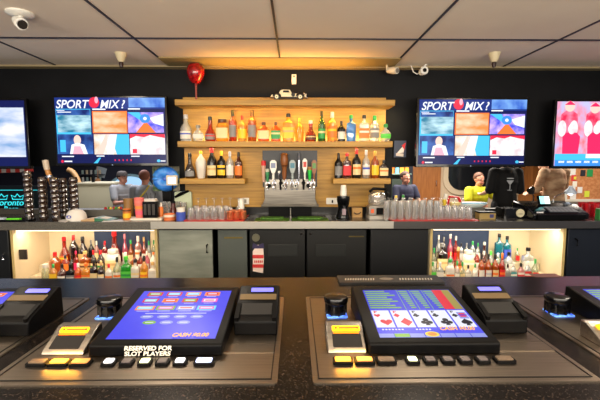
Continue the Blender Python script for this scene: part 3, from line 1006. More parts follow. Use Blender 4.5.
def bottle(loc, w, h, shape, liq, cap, lab, label, group, stripe=None, rot=0.0, kind='liquor_bottle'):
    prof, cz, cw, band, sqv, dy = SH[shape]
    r = w / 2
    n = len(label.split())
    if not 4 <= n <= 16:
        print('LABELLEN', n, label)
    if label in LABELS:
        print('DUPLABEL', label)
    LABELS.add(label)
    T = thing(kind, label, 'bottle', loc, (0, 0, rot), group)
    sq = [sqv if f > 0.5 and z < 0.7 else 0 for f, z in prof]
    dys = dy if sqv else 1.0
    m = MB()
    n_ = 16
    vs, fs = [], []
    for (f_, z), s_ in zip(prof, sq):
        for i in range(n_):
            t = 2 * PI * (i + 0.5) / n_
            ct, st = math.cos(t), math.sin(t)
            k = 1.0
            if s_:
                e_ = 2 + 6 * s_
                k = 1 / ((abs(ct) ** e_ + abs(st) ** e_) ** (1 / e_))
            dd = dy if (f_ > 0.5) else 1.0
            vs.append((r * f_ * k * ct, r * f_ * k * st * dd, z * h))
    for j in range(len(prof) - 1):
        for i in range(n_):
            a, b_ = j * n_ + i, j * n_ + (i + 1) % n_
            fs.append((a, b_, b_ + n_, a + n_))
    fs.append(tuple(range(n_ - 1, -1, -1)))
    k = (len(prof) - 1) * n_
    fs.append(tuple(range(k, k + n_)))
    m.add(vs, fs)
    m.build('bottle_body', liquid(liq), T)
    if cap:
        rc = r * cw * 1.02
        z0 = (cz - (0.10 if shape in ('round', 'wine', 'long', 'tall') else 0.03)) * h
        MB().lathe([(rc, z0), (rc * 1.05, z0 + 0.004), (rc, h * 0.985), (rc * 0.8, h)], n=12).build('cap', C(COLS[cap], 0.35), T)
    if lab and band:
        z0, z1 = band[0] * h, band[1] * h
        fr = [f for f, z in prof if z <= band[1] + 0.1 and f > 0.7]

        def rad(z):
            z /= h
            for (f0, a), (f1, b_) in zip(prof[:-1], prof[1:]):
                if a <= z <= b_:
                    return f0 + (f1 - f0) * (z - a) / max(b_ - a, 1e-6)
            return 1
        lm = MB()
        steps = [z0, z0 + (z1 - z0) * 0.3, z0 + (z1 - z0) * 0.55, z0 + (z1 - z0) * 0.75, z1]
        na = 8
        a0, a1 = -PI / 2 - 1.05, -PI / 2 + 1.05
        vs = []
        for z in steps:
            for i in range(na + 1):
                t = a0 + (a1 - a0) * i / na
                ct, st = math.cos(t), math.sin(t)
                k = 1
                if sqv:
                    e_ = 2 + 6 * sqv
                    k = 1 / ((abs(ct) ** e_ + abs(st) ** e_) ** (1 / e_))
                q_ = r * rad(z) * k
                vs.append((q_ * ct * 1.015, (q_ * st * dy) - 0.0015, z))
        for j in range(len(steps) - 1):
            fs = [(j * (na + 1) + i, j * (na + 1) + i + 1, (j + 1) * (na + 1) + i + 1, (j + 1) * (na + 1) + i) for i in range(na)]
            lm.f += fs
            lm.m += [1 if (stripe and j == 2) else 0] * len(fs)
        lm.v = vs
        lm.build('paper_label', [C(COLS[lab], 0.5), C(COLS[stripe or lab], 0.5)], T)
    return T


def row(specs, Yb, zb, grp, base_y=None):
    for i, (px, w, top, shape, liq, cap, lab, stripe, label) in enumerate(specs):
        s = 1.3 if Yb < 4.075 else 1.0
        for j in (i - 1, i + 1):
            if 0 <= j < len(specs):
                s = min(s, 2 * abs(specs[j][0] - px) / (w + specs[j][1]) * 0.96)
        w = min(w * s, 14)
        c = at(px, 165, Yb)
        ztop = at(px, top, Yb).z
        bottle((c.x, Yb, zb), w / F * Yb, ztop - zb, shape, liq, cap, lab, label, grp, stripe)


row([
    (187, 12, 114.5, 'long', 'clear', 'silver', 'white', 'blue', 'tall clear bottle with blue and white label, first on upper shelf'),
    (199, 12.5, 125, 'decanter', 'clear', 'grey', 'white', None, 'round squat clear decanter with white label on the upper shelf'),
    (211, 11.5, 116.5, 'bulb', 'redamber', 'black', 'grey', 'red', 'bulbous reddish bottle with grey and red label on the upper shelf'),
    (223, 12, 119, 'jar', 'yellow', 'brown', 'cream', None, 'wide yellow bottle with broad brown stopper and cream label'),
    (233.5, 7.8, 110, 'tall', 'redamber', 'black', 'grey', None, 'tallest slim reddish bottle with black cap on the upper shelf'),
    (243, 9, 115.5, 'round', 'yellow', 'red', 'yellow', None, 'yellow bottle with red waxed neck on the upper shelf'),
    (252.5, 8.8, 110, 'tall', 'amber', 'brown', 'grey', None, 'tall amber bottle with large grey label on the upper shelf'),
    (264, 11.3, 122, 'short', 'orange', 'brown', 'cream', None, 'short wide orange bottle with cream label on the upper shelf'),
    (276, 9.5, 122, 'short', 'orange', 'brown', 'green', 'cream', 'short orange bottle with green round label on the upper shelf'),
    (288.5, 11, 113.5, 'square', 'yellow', 'black', 'yellow', 'tan', 'square yellow bottle with thick black stopper below the model car'),
    (299.5, 8.5, 118, 'round', 'yellow', 'gold', None, None, 'slim glowing yellow bottle without label on the upper shelf'),
    (310.5, 11.5, 120.5, 'bulb', 'redamber', 'white', 'brown', 'cream', 'bell-shaped reddish bottle with white top and brown label'),
    (321.5, 7.8, 111, 'wine', 'green', 'black', 'green', 'cream', 'green glass bottle with green and cream label on the upper shelf'),
    (331.8, 9.5, 112, 'tall', 'yellow', 'silver', 'orange', 'yellow', 'tall yellow bottle with orange label beside the green bottle'),
    (341, 8, 121, 'round', 'black', 'black', 'white', None, 'squat black bottle with white label on the upper shelf'),
    (350.5, 9.2, 115, 'square', 'blue', 'green', None, None, 'square pale blue bottle with green cap on the upper shelf'),
    (363.5, 9.6, 115, 'square', 'clear', 'black', 'orange', 'white', 'clear square bottle with orange label and black cap'),
    (373.8, 10, 115.5, 'tall', 'clear', 'green', 'grey', 'white', 'clear bottle with green neck and grey label on the upper shelf'),
    (384.8, 12, 124, 'decanter', 'clear', 'green', 'lime', None, 'squat clear flask with bright green label, last on upper shelf'),
], 4.08, Z_UP, 'bottles on the upper shelf')
row([
    (190, 11, 153, 'bulb', 'dark', 'black', 'grey', None, 'dark bulbous bottle with black cap at left end of the lower left shelf'),
    (201, 11, 151, 'vase', 'white', 'yellow', None, None, 'white vase-shaped bottle with yellow cap on the lower left shelf'),
    (212, 9.6, 147.5, 'wine', 'black', 'red', 'cream', 'tan', 'black bottle with cream label and red cap on lower left shelf'),
    (221.5, 8.6, 151, 'round', 'black', 'yellow', 'yellow', 'black', 'black bottle with yellow label and yellow cap on lower left shelf'),
    (230, 7.8, 151.5, 'round', 'clear', 'silver', 'white', None, 'clear bottle with white label on the lower left shelf'),
    (238.7, 7.8, 152, 'round', 'brown', 'black', 'orange', None, 'brown bottle with orange label at right end of the lower left shelf'),
], 4.08, Z_LL, 'bottles on the lower left shelf')
row([
    (338.5, 8.6, 153, 'round', 'black', 'black', 'grey', None, 'black bottle with grey label at left end of the lower right shelf'),
    (347, 8.4, 153, 'square', 'brown', 'red', 'red', None, 'brown bottle with red label and red cap on lower right shelf'),
    (356.5, 8.8, 149, 'round', 'black', 'red', 'cream', 'orange', 'black bottle with cream and orange label on lower right shelf'),
    (366, 8, 150, 'round', 'clear', 'silver', 'white', 'blue', 'clear bottle with white and blue label on lower right shelf'),
    (375, 8, 151, 'round', 'amber', 'gold', 'yellow', None, 'amber bottle with yellow label on the lower right shelf'),
    (383.8, 8.5, 160, 'short', 'dark', 'black', 'cream', 'orange', 'squat dark bottle with cream label at end of lower right shelf'),
], 4.08, Z_LR, 'bottles on the lower right shelf')

LB, LM, LF = ', back row, left cabinet', ', middle row, left cabinet', ', front row, left cabinet'
GL = 'bottles in the left cabinet'
row([(a[0], a[1], a[2], a[3], a[4], a[5], a[6], a[7], a[8] + LB) for a in [
    (59.6, 11, 237, 'bulb', 'redamber', 'red', 'orange', 'yellow', 'bulbous reddish bottle with red cap and orange label'),
    (69.3, 9, 235, 'round', 'dark', 'red', None, None, 'dark bottle with red cap'),
    (78.5, 9, 236.5, 'long', 'dark', 'black', 'tan', None, 'dark long-necked bottle with black cap'),
    (87, 7.5, 240, 'round', 'black', 'grey', None, None, 'black bottle with grey cap'),
    (92.5, 7, 241, 'round', 'rose', 'white', 'cream', None, 'rose bottle with white cap'),
    (101, 7.5, 241, 'round', 'red', 'red', 'white', None, 'red bottle with red cap'),
    (111, 17, 231, 'bulb', 'red', 'red', 'cream', None, 'huge bulbous bottle with long red neck'),
    (121.5, 8, 234, 'long', 'pink', 'pink', 'white', None, 'pink long-necked bottle'),
    (127.5, 9, 240, 'long', 'amber', 'green', 'cream', None, 'amber bottle with green cap'),
    (135, 8, 236, 'tall', 'rose', 'white', 'white', 'orange', 'tall rose bottle with white label'),
    (141, 6.5, 237, 'long', 'redamber', 'tan', 'white', None, 'slim reddish bottle with tan cap'),
    (146, 6.5, 241, 'round', 'clear', 'green', 'white', None, 'clear bottle with green cap'),
    (151, 5, 240, 'round', 'pale', 'green', 'white', None, 'pale bottle with green cap')]], ROWY[2], ROWZ[2], GL)
row([(a[0], a[1], a[2], a[3], a[4], a[5], a[6], a[7], a[8] + LM) for a in [
    (49.5, 10, 252, 'round', 'amber', 'red', None, None, 'amber round bottle with red cap'),
    (60, 8.5, 255, 'short', 'redamber', 'black', 'orange', None, 'reddish bottle with black cap'),
    (66.5, 7, 255, 'round', 'dark', 'black', None, None, 'dark bottle with black cap'),
    (71, 6.5, 251, 'square', 'redamber', 'magenta', 'magenta', None, 'bottle with magenta label and cap'),
    (80.5, 11, 251, 'square', 'amber', 'tan', 'tan', 'brown', 'wide amber bottle with tan label'),
    (88.7, 6.8, 250, 'round', 'dark', 'red', 'cream', 'green', 'dark bottle with red cap, cream label, left of its twin'),
    (96.3, 6.8, 250, 'round', 'dark', 'red', 'cream', 'green', 'dark bottle with red cap, cream label, right of its twin'),
    (109, 15, 249, 'jar', 'white', 'white', 'cream', 'tan', 'wide white jug with cream label'),
    (122, 6.5, 252, 'round', 'clear', 'white', 'lime', None, 'clear bottle with white cap and green label'),
    (130.5, 8, 253, 'round', 'amber', 'brown', 'cream', None, 'amber bottle with brown cap'),
    (137, 6.5, 252, 'round', 'redamber', 'black', 'white', None, 'reddish bottle with black cap'),
    (143.5, 5.5, 251, 'round', 'pink', 'white', 'white', None, 'pink bottle with white cap'),
    (150.2, 7.5, 252, 'vase', 'white', 'orange', None, None, 'white bottle with orange cap')]], ROWY[1], ROWZ[1], GL)
row([(a[0], a[1], a[2], a[3], a[4], a[5], a[6], a[7], a[8] + LF) for a in [
    (39, 7, 264, 'jar', 'pale', 'white', None, None, 'small pale jar with white lid'),
    (47, 6.5, 264, 'short', 'yellow', 'green', 'yellow', None, 'yellow bottle with green cap'),
    (56, 8, 264, 'round', 'brown', 'black', 'white', None, 'brown bottle with white label'),
    (64.7, 7.5, 264, 'square', 'black', 'black', 'grey', 'white', 'black bottle with grey label'),
    (72.5, 7, 263, 'round', 'orange', 'white', 'red', 'orange', 'orange bottle with red label'),
    (80.7, 8, 263, 'square', 'yellow', 'orange', 'orange', 'cream', 'yellow bottle with orange label'),
    (88.8, 7, 260, 'square', 'dark', 'black', 'cream', None, 'dark square bottle with cream label'),
    (96.3, 7, 261, 'round', 'dark', 'tan', 'cream', 'white', 'dark bottle with tan cap and cream label'),
    (104, 6.5, 264, 'short', 'white', 'red', 'white', 'orange', 'white bottle with red cap'),
    (112.7, 7.5, 257, 'round', 'pale', 'black', 'white', 'orange', 'pale bottle with black neck and orange band'),
    (122, 9.5, 256, 'square', 'lime', 'lime', 'lime', 'green', 'bright green square bottle'),
    (131.3, 8, 259, 'square', 'cream' if False else 'white', 'black', 'cream', 'white', 'cream-labelled bottle with black cap'),
    (140.3, 7, 256, 'round', 'yellow', 'black', 'yellow', 'orange', 'yellow bottle with black cap'),
    (149, 7, 262, 'square', 'white', 'tan', 'white', None, 'white bottle with tan cap')]], ROWY[0], ROWZ[0], GL)
RB, RM, RF = ', back row, right cabinet', ', middle row, right cabinet', ', front row, right cabinet'
GR = 'bottles in the right cabinet'
row([(a[0], a[1], a[2], a[3], a[4], a[5], a[6], a[7], a[8] + RB) for a in [
    (441.3, 7, 235, 'long', 'clear', 'white', 'white', None, 'clear bottle with white cap'),
    (446.5, 7, 237, 'round', 'dark', 'grey', None, None, 'dark bottle with grey cap'),
    (453, 6, 234, 'long', 'pink', 'white', 'red', None, 'pink bottle with white cap'),
    (458.8, 6, 236, 'long', 'red', 'white', 'red', None, 'red bottle with white cap'),
    (464.5, 6, 243, 'round', 'clear', 'black', 'white', None, 'clear bottle with black cap'),
    (470, 6, 243, 'round', 'pale', 'grey', None, None, 'pale bottle with grey cap'),
    (476, 7.5, 241, 'round', 'clear', 'green', 'white', None, 'clear bottle with green cap and white label'),
    (481.5, 6, 243, 'round', 'pale', 'green', 'white', None, 'pale bottle with green cap'),
    (488, 9, 242, 'bulb', 'brown', 'white', None, None, 'bulbous brown bottle with white cap'),
    (503, 9.5, 233.5, 'square', 'teal', 'black', None, None, 'taller teal bottle with black cap'),
    (511, 9.5, 236, 'square', 'teal', 'black', 'blue', None, 'teal bottle with blue label and black cap'),
    (522, 4.5, 248, 'round', 'pale', 'green', 'red', None, 'slim pale bottle with green cap and red label')]], ROWY[2], ROWZ[2], GR)
row([(a[0], a[1], a[2], a[3], a[4], a[5], a[6], a[7], a[8] + RM) for a in [
    (437, 6, 248, 'round', 'pale', 'green', 'white', None, 'pale bottle with green cap'),
    (445, 12.5, 243, 'square', 'dark', 'grey', 'cream', 'tan', 'wide dark bottle with big cream label'),
    (454, 6, 252, 'round', 'clear', 'tan', 'white', None, 'clear bottle with tan cap'),
    (461.7, 9, 247, 'bulb', 'amber', 'tan', 'orange', None, 'bulbous amber bottle with orange label'),
    (472, 12, 250, 'jar', 'white', 'white', 'cream', 'white', 'wide white jug with cream label'),
    (481, 6.5, 250, 'round', 'redamber', 'silver', 'white', None, 'reddish bottle with silver cap'),
    (488, 6.5, 251, 'round', 'brown', 'white', 'tan', None, 'brown bottle with white cap'),
    (495, 6.5, 251, 'round', 'clear', 'lime', 'lime', None, 'clear bottle with bright green label'),
    (502.5, 6.5, 253, 'round', 'pale', 'silver', 'white', None, 'pale bottle with silver cap'),
    (513.5, 7, 252, 'round', 'clear', 'black', 'white', None, 'clear bottle with black cap'),
    (533, 8, 247.5, 'square', 'clear', 'black', 'white', None, 'square clear bottle with thick black cap')]], ROWY[1], ROWZ[1], GR)
row([(a[0], a[1], a[2], a[3], a[4], a[5], a[6], a[7], a[8] + RF) for a in [
    (436, 6.5, 262, 'short', 'pale', 'green', 'lime', None, 'small pale bottle with bright green label'),
    (443.5, 7, 262, 'short', 'clear', 'silver', 'white', None, 'small clear bottle with silver cap'),
    (453.7, 7.5, 259, 'square', 'white', 'green', 'white', 'orange', 'white bottle with orange band and green cap'),
    (461, 5.5, 261, 'round', 'clear', 'green', 'white', None, 'slim clear bottle with green cap'),
    (466.5, 5.5, 262, 'round', 'pale', 'green', 'cream', None, 'slim pale bottle with green cap and cream label'),
    (472.5, 6, 265, 'short', 'clear', 'black', 'white', None, 'small clear bottle with black cap'),
    (479.5, 6, 264, 'round', 'white', 'green', 'white', 'teal', 'white bottle with green cap and teal band'),
    (486, 6.2, 254, 'round', 'amber', 'black', 'white', None, 'amber bottle with black cap and plain white label'),
    (493, 6.2, 254, 'round', 'amber', 'black', 'white', 'silver', 'amber bottle with black cap and silver band'),
    (500, 6.2, 254, 'round', 'amber', 'black', 'cream', 'orange', 'amber bottle with black cap and orange band'),
    (507, 6.5, 253, 'round', 'redamber', 'orange', 'red', 'orange', 'reddish bottle with red label and orange cap'),
    (513, 5.5, 264, 'short', 'clear', 'black', 'grey', None, 'small clear bottle with grey label'),
    (519, 6.5, 262, 'short', 'clear', 'white', 'teal', 'white', 'small clear bottle with teal label'),
    (526.5, 6, 263, 'short', 'rose', 'black', 'white', 'red', 'small rose bottle with red band'),
    (533.5, 6, 261, 'short', 'clear', 'white', 'red', 'white', 'small clear bottle with red label'),
    (541, 5.5, 259, 'round', 'pale', 'green', 'red', None, 'last pale bottle with red label and green cap')]], ROWY[0], ROWZ[0], GR)
# ------------------------------------------------------------------ beer tap tower
TY = 4.05
a, b = X(264.5, TY), X(315.5, TY)
tw = thing('beer_tap_tower', 'wide stainless steel beer tap tower with nine coloured tap handles', 'beer taps', ((a + b) / 2, TY, CT))
w = (b - a) / 2
ztop = at(290, 179, TY).z - CT
zb = at(290, 205, TY - 0.02).z - CT
k = MB()
pr = [(-w, ztop), (w, ztop), (w, zb + 0.06), (w + 0.025, zb), (-w - 0.025, zb), (-w, zb + 0.06)]
k.prism(pr, 0.0, 0.10, 'y')
k.box((-w - 0.035, -0.02, zb - 0.02), (w + 0.035, 0.11, zb + 0.002))
MB().box((-w + 0.04, 0.03, 0), (w - 0.04, 0.09, zb - 0.02)).build('tower_base', BLACK, tw)
k.build('tower_body', M('tower_steel', (104, 100, 94), 0.28, 1.0, noise=((140, 134, 124), (3, 3, 60), 0.3, 0.7)), tw, bevel=0.004)
for px in (268, 274.5, 281, 286, 292, 297, 303.5, 309, 313):
    x = X(px, TY) - (a + b) / 2
    f = MB().tube([(x, 0, ztop - 0.045), (x, -0.06, ztop - 0.045), (x, -0.085, ztop - 0.075), (x, -0.088, ztop - 0.11)], [0.011, 0.012, 0.011, 0.009]).cyl((x, -0.06, ztop - 0.045), 0.010, 0.045, 10)
    f.cyl((x, -0.001, ztop - 0.045), 0.022, 0.010, 14, axis='y')
    f.build('faucet', CHROME if px not in (281, 303.5) else BLACK, tw)
for px, m_ in ((270, BLACK), (283.5, WHITE), (295.5, WHITE), (308, BLACK)):
    x = X(px, TY) - (a + b) / 2
    MB().cyl((x, -0.09, at(0, 186, TY - 0.09).z - CT), 0.019, 0.008, 16, axis='y').cyl((x, -0.094, at(0, 186, TY - 0.09).z - CT), 0.012, 0.004, 16, 1, axis='y').build('round_badge', [m_, STEEL], tw)


def handle(px, ytop, ybot, wpx, mats, shape):
    y = TY - 0.06
    x = X(px, y) - (a + b) / 2
    z0, z1 = at(px, ybot, y).z - CT, at(px, ytop, y).z - CT
    h = z1 - z0
    r = wpx / F * y / 2
    m = MB()
    if shape == 'paddle':
        m.cyl((x, -0.06, z0), r * 0.4, h * 0.4, 10, 0)
        m.prism([(x - r * 0.5, z0 + h * 0.35), (x + r * 0.5, z0 + h * 0.35), (x + r, z0 + h * 0.6), (x + r, z0 + h * 0.9), (x + r * 0.4, z1), (x - r * 0.4, z1), (x - r, z0 + h * 0.9), (x - r, z0 + h * 0.6)], -0.075, -0.045, 'y', 0)
        m.prism([(x - r * 0.7, z0 + h * 0.6), (x + r * 0.7, z0 + h * 0.6), (x + r * 0.7, z0 + h * 0.85), (x - r * 0.7, z0 + h * 0.85)], -0.078, -0.075, 'y', 1)
    elif shape == 'slim':
        m.lathe([(r * 0.5, 0), (r * 0.7, h * 0.3), (r, h * 0.7), (r, h * 0.97), (r * 0.6, h)], (x, -0.06, z0), 12, 0)
        m.lathe([(r * 1.05, h * 0.78), (r * 1.05, h * 1.0), (r * 0.5, h * 1.02)], (x, -0.06, z0), 12, 1)
    else:
        m.lathe([(r * 0.35, 0), (r * 0.55, h * 0.2), (r * 0.6, h * 0.45), (r * 0.9, h * 0.6), (r, h * 0.75), (r * 0.85, h * 0.9), (r * 1.0, h * 0.95), (r * 0.5, h)], (x, -0.06, z0), 12, 0)
        m.lathe([(r * 0.7, h * 0.5), (r * 0.95, h * 0.55)], (x, -0.06, z0), 12, 1)
    return m.build('tap_handle', mats, tw)


BRN = C((128, 74, 30), 0.4)
handle(263.8, 161, 182, 4.5, [C((190, 150, 130)), RED], 'slim')
handle(267.6, 169, 182, 4, [C((50, 130, 80)), C((180, 180, 160))], 'slim')
handle(273.5, 160, 180, 6.5, [WHITE, C((120, 130, 160))], 'paddle')
handle(279.3, 171, 180, 2.6, [CHROME, WHITE], 'slim')
handle(284.5, 153, 180, 8, [BRN, C((90, 46, 18))], 'carved')
handle(292.5, 160, 180, 6, [C((150, 160, 160)), C((60, 120, 140))], 'paddle')
handle(299, 153.5, 181, 3, [CHROME, C((70, 74, 84))], 'slim')
handle(304.8, 158.5, 180, 4.5, [WHITE, C((190, 60, 50))], 'paddle')
handle(309.6, 167, 181, 4.2, [C((30, 190, 60)), C((150, 110, 50))], 'slim')
handle(314, 160, 181, 5, [BRN, C((80, 130, 60))], 'paddle')

# green mats in the drip well, sink divider
GM = M('green_mat', (30, 62, 10), 0.6, noise=((84, 136, 24), (60, 60, 60), 0.35, 0.65))
for x0, x1, lab in ((253, 289, 'green rubber mesh mat lying in the left half of the drip well'), (291.5, 330, 'green rubber mesh mat lying in the right half of the drip well')):
    p0, p1 = X(x0, 3.78), X(x1, 3.78)
    o = MB()
    nx = 14
    o.rbox((p0, 0, 0), (p1, 0.26, 0.012), 0.03)
    for i in range(nx):
        x = p0 + (p1 - p0) * (i + 0.5) / nx
        o.box((x - 0.004, 0.01, 0.012), (x + 0.004, 0.25, 0.018))
    o.rbox((p0 + 0.06, 0.10, 0.018), (p1 - 0.06, 0.22, 0.034), 0.03)
    tag(o.build('drip_mat', GM, None, (0, 3.80, CT - 0.029)), lab, 'mat', 'green drip mats')
px = X(290.3, 3.8)
tag(MB().box((px - 0.008, 3.745, CT - 0.029), (px + 0.008, 4.14, CT + 0.006)).cyl((px, 4.0, CT + 0.006), 0.008, 0.09, 10).build('sink_divider', STEEL), 'thin steel divider with a post between the two green mats', 'divider')

# ------------------------------------------------------------------ model car, red ball, wall box
cy = 3.99
p = at(288.5, 99, cy)
car = thing('model_car', 'cream and black vintage model car parked on the shelf canopy', 'model car', (p.x, cy, CZ))
L = 0.385
u = L / 2
CRM = C((244, 228, 186), 0.25)
b = MB()
b.prism([(-u * 0.95, 0.030), (u * 0.92, 0.030), (u * 0.92, 0.058), (u * 0.35, 0.066), (u * 0.22, 0.068), (u * 0.15, 0.070), (-u * 0.55, 0.070), (-u * 0.88, 0.055)], -0.045, 0.045, 'y')
b.build('car_body', CRM, car, bevel=0.006)
b = MB().prism([(-u * 0.50, 0.070), (-u * 0.42, 0.098), (-u * 0.30, 0.105), (u * 0.08, 0.103), (u * 0.18, 0.070)], -0.038, 0.038, 'y')
b.build('car_roof', C((236, 220, 180), 0.4), car, bevel=0.004)
MB().prism([(-u * 0.30, 0.075), (-u * 0.27, 0.096), (0.0, 0.096), (u * 0.07, 0.075)], -0.0395, 0.0395, 'y').build('side_window', C((30, 26, 24), 0.2), car)
for sx in (-1, 1):
    for wx in (-u * 0.62, u * 0.62):
        o = MB().cyl((wx, sx * 0.05 + 0.009, 0.030), 0.030, 0.018, 20, axis='y').build('wheel', C((16, 14, 14), 0.5), car)
        MB().cyl((wx, sx * 0.05 + (0.011 if sx > 0 else -0.0095) , 0.030), 0.019, 0.0015 if sx < 0 else 0.002, 18, axis='y').cyl((wx, sx * 0.05 - 0.010 if sx < 0 else sx * 0.05 + 0.013, 0.030), 0.006, 0.002, 10, 1, axis='y').build('wheel_disc', [CRM, C((90, 80, 70), 0.3)], o)
        f = MB()
        pts = []
        for i in range(9):
            t = PI * (0.02 + 0.9 * i / 8)
            pts.append((wx + 0.040 * math.cos(t), sx * 0.05, 0.028 + 0.036 * math.sin(t)))
        f.tube(pts, [0.004] + [0.010] * 7 + [0.004], 8)
        f.build('fender', C((20, 17, 16), 0.2), car)
    MB().box((-u * 0.45, sx * 0.05 - 0.008, 0.022), (u * 0.45, sx * 0.05 + 0.008, 0.029)).build('running_board', C((20, 17, 16), 0.3), car)
    MB().lathe([(0.010, 0), (0.012, 0.01), (0.003, 0.022)], (u * 0.78, sx * 0.028, 0.066), 10, axis='x').build('headlight', CHROME, car)
MB().cyl((u * 0.25, -0.05 + 0.0, 0.052), 0.020, 0.01, 14, axis='y').build('spare_wheel', C((16, 14, 14), 0.5), car)
MB().box((u * 0.90, -0.03, 0.028), (u * 0.96, 0.03, 0.066)).box((u * 0.97, -0.055, 0.016), (u * 1.0, 0.055, 0.026)).build('grille', CHROME, car)

p = at(195.6, 72.5, 4.10)
rb = thing('red_ball', 'glossy red egg-shaped ball on a thin stick near the ceiling', 'ball', (p.x, 4.10, CZ))
MB().lathe([(0.0005, -0.118), (0.035, -0.112), (0.068, -0.075), (0.088, -0.02), (0.092, 0.02), (0.085, 0.055), (0.06, 0.083), (0.03, 0.094), (0.0005, 0.097)], (0, 0, p.z - CZ), 24, cap=False).build('ball', M('ball_red', (120, 8, 14), 0.22, noise=((170, 20, 26), (30, 30, 30), 0.4, 0.6), coat=0.6), rb)
MB().cyl((0, 0, 0), 0.010, p.z - CZ - 0.12, 10).cyl((0, 0, 0), 0.03, 0.008, 16).build('stick', C((150, 70, 60), 0.4), rb)
MB().cyl((0, 0, p.z - CZ - 0.14), 0.012, 0.03, 10).build('collar', C((120, 20, 22), 0.4), rb)

p = at(294, 79.5, 4.28)
ws = thing('wall_sensor', 'small white box fixed on the black wall above the model car', 'sensor', (p.x, 4.30, p.z))
MB().rbox((-0.026, -0.035, -0.052), (0.026, 0, 0.052), 0.008, 0, 'z').build('sensor_case', WHITE, ws)
MB().box((-0.012, -0.037, 0.02), (0.012, -0.035, 0.04)).build('sensor_lens', C((120, 118, 112)), ws)

# ------------------------------------------------------------------ ceiling fixtures
p = atz(20, 12.5, ZC)
T = thing('ceiling_spotlight', 'white round ceiling spotlight with tilted chrome head, nearest the camera', 'spotlight', (p.x, p.y, ZC))
MB().lathe([(0.085, 0), (0.088, -0.012), (0.075, -0.022), (0.03, -0.026)], n=28).build('ceiling_plate', WHITE, T)
MB().tube([(0, 0, -0.02), (-0.005, 0.01, -0.06)], 0.016).build('swivel_joint', WHITE, T)
MB().tube([(-0.035, 0.0, -0.048), (0.0, -0.02, -0.070), (0.045, -0.055, -0.098)], [0.024, 0.036, 0.040], 16).build('spot_head', WHITE, T)
MB().tube([(0.046, -0.056, -0.0985), (0.056, -0.064, -0.105)], [0.033, 0.030], 16).build('spot_lens', CHROME, T)
for px, side in ((120.8, 'left'), (494.5, 'right')):
    p = atz(px, 53, ZC)
    T = thing('ceiling_spotlight', 'small cream cone spotlight with dark tip over the %s television' % side, 'spotlight', (p.x, p.y, ZC))
    MB().lathe([(0.055, 0), (0.050, -0.02), (0.030, -0.075), (0.024, -0.085)], n=20).build('cone_housing', C((210, 196, 160), 0.5), T)
    MB().lathe([(0.020, -0.084), (0.022, -0.10), (0.016, -0.13), (0.008, -0.135)], n=16).build('dark_tip', C((46, 24, 20), 0.4), T)
p = at(391, 69, 4.12)
T = thing('wall_spotlight', 'cream adjustable spotlight under the ceiling edge, left of the camera-like one', 'spotlight', (p.x, 4.12, p.z))
MB().tube([(-0.045, 0, 0.05), (-0.045, 0, -0.01), (0.0, 0, -0.01)], 0.012).box((-0.06, -0.03, 0.045), (0.0, 0.03, 0.11 - 0.0)).build('bracket', C((214, 204, 180), 0.4), T)
MB().tube([(-0.02, 0.05, 0.0), (0.02, -0.02, -0.02), (0.05, -0.06, -0.03)], [0.03, 0.038, 0.034], 14).build('spot_head', C((222, 214, 196), 0.4), T)
MB().tube([(0.05, -0.061, -0.03), (0.053, -0.066, -0.031)], [0.024, 0.022], 14).build('spot_lens', C((120, 110, 100), 0.1), T)
p = at(423.5, 71, 4.10)
T = thing('security_camera', 'white round security camera with dark lens under the ceiling edge', 'security camera', (p.x, 4.10, p.z))
MB().tube([(0.0, 0.03, 0.03), (0.03, 0.03, 0.07), (0.06, 0.03, 0.095)], 0.011).cyl((0.06, 0.03, 0.088), 0.05, 0.012, 18).build('bracket', WHITE, T)
MB().tube([(0.0, 0.06, 0.0), (0, -0.02, 0), (0, -0.035, 0)], [0.035, 0.045, 0.040], 20).build('camera_body', WHITE, T)
MB().cyl((0, -0.035, 0), 0.020, 0.006, 16, axis='y').build('camera_lens', BLACKG, T)
T = MB().tube([(-0.12, 0.06, 0.08), (-0.09, 0.05, 0.00), (-0.05, 0.05, -0.02), (-0.02, 0.05, 0.0), (0.0, 0.05, 0.03)], 0.006).build('cable', WHITE)
T.location = at(423.5, 71, 4.10)
tag(T, 'white loop of cable hanging between the two fixtures under the ceiling', 'cable')

# ------------------------------------------------------------------ picture beside the shelf and lit ledge
p0, p1 = at(393, 158, 4.28), at(407, 140, 4.28)
T = thing('framed_picture', 'small dark blue picture with white shape and red base beside the shelves', 'picture', ((p0.x + p1.x) / 2, 4.30, (p0.z + p1.z) / 2))
w, h = (p1.x - p0.x) / 2, (p1.z - p0.z) / 2
MB().box((-w, -0.025, -h), (w, 0, h)).build('picture_frame', BLACK, T)
flat([(rect(-w + 0.008, -h + 0.008, w - 0.008, h - 0.008), 0, 0), ([(-w * 0.5, -h * 0.5), (w * 0.5, -h * 0.4), (w * 0.7, h * 0.5), (0.02, h * 0.2)], 1, 1), ([(-w * 0.6, -h * 0.75), (w * 0.5, -h * 0.85), (w * 0.5, -h * 0.5), (-w * 0.6, -h * 0.45)], 2, 2), ([(w * 0.2, h * 0.4), (w * 0.8, h * 0.7), (w * 0.6, -h * 0.1)], 3, 3)], 'picture_print', T, (0, -0.026, 0), None, [C((32, 46, 76)), C((225, 220, 215)), C((200, 190, 180)), RED], 'xz')

# ------------------------------------------------------------------ things on the counter, right part
def Tt(name, label, cat, px, Y, z=CT, group=None, rot=0):
    return thing(name, label, cat, (X(px, Y), Y, z), (0, 0, rot), group)


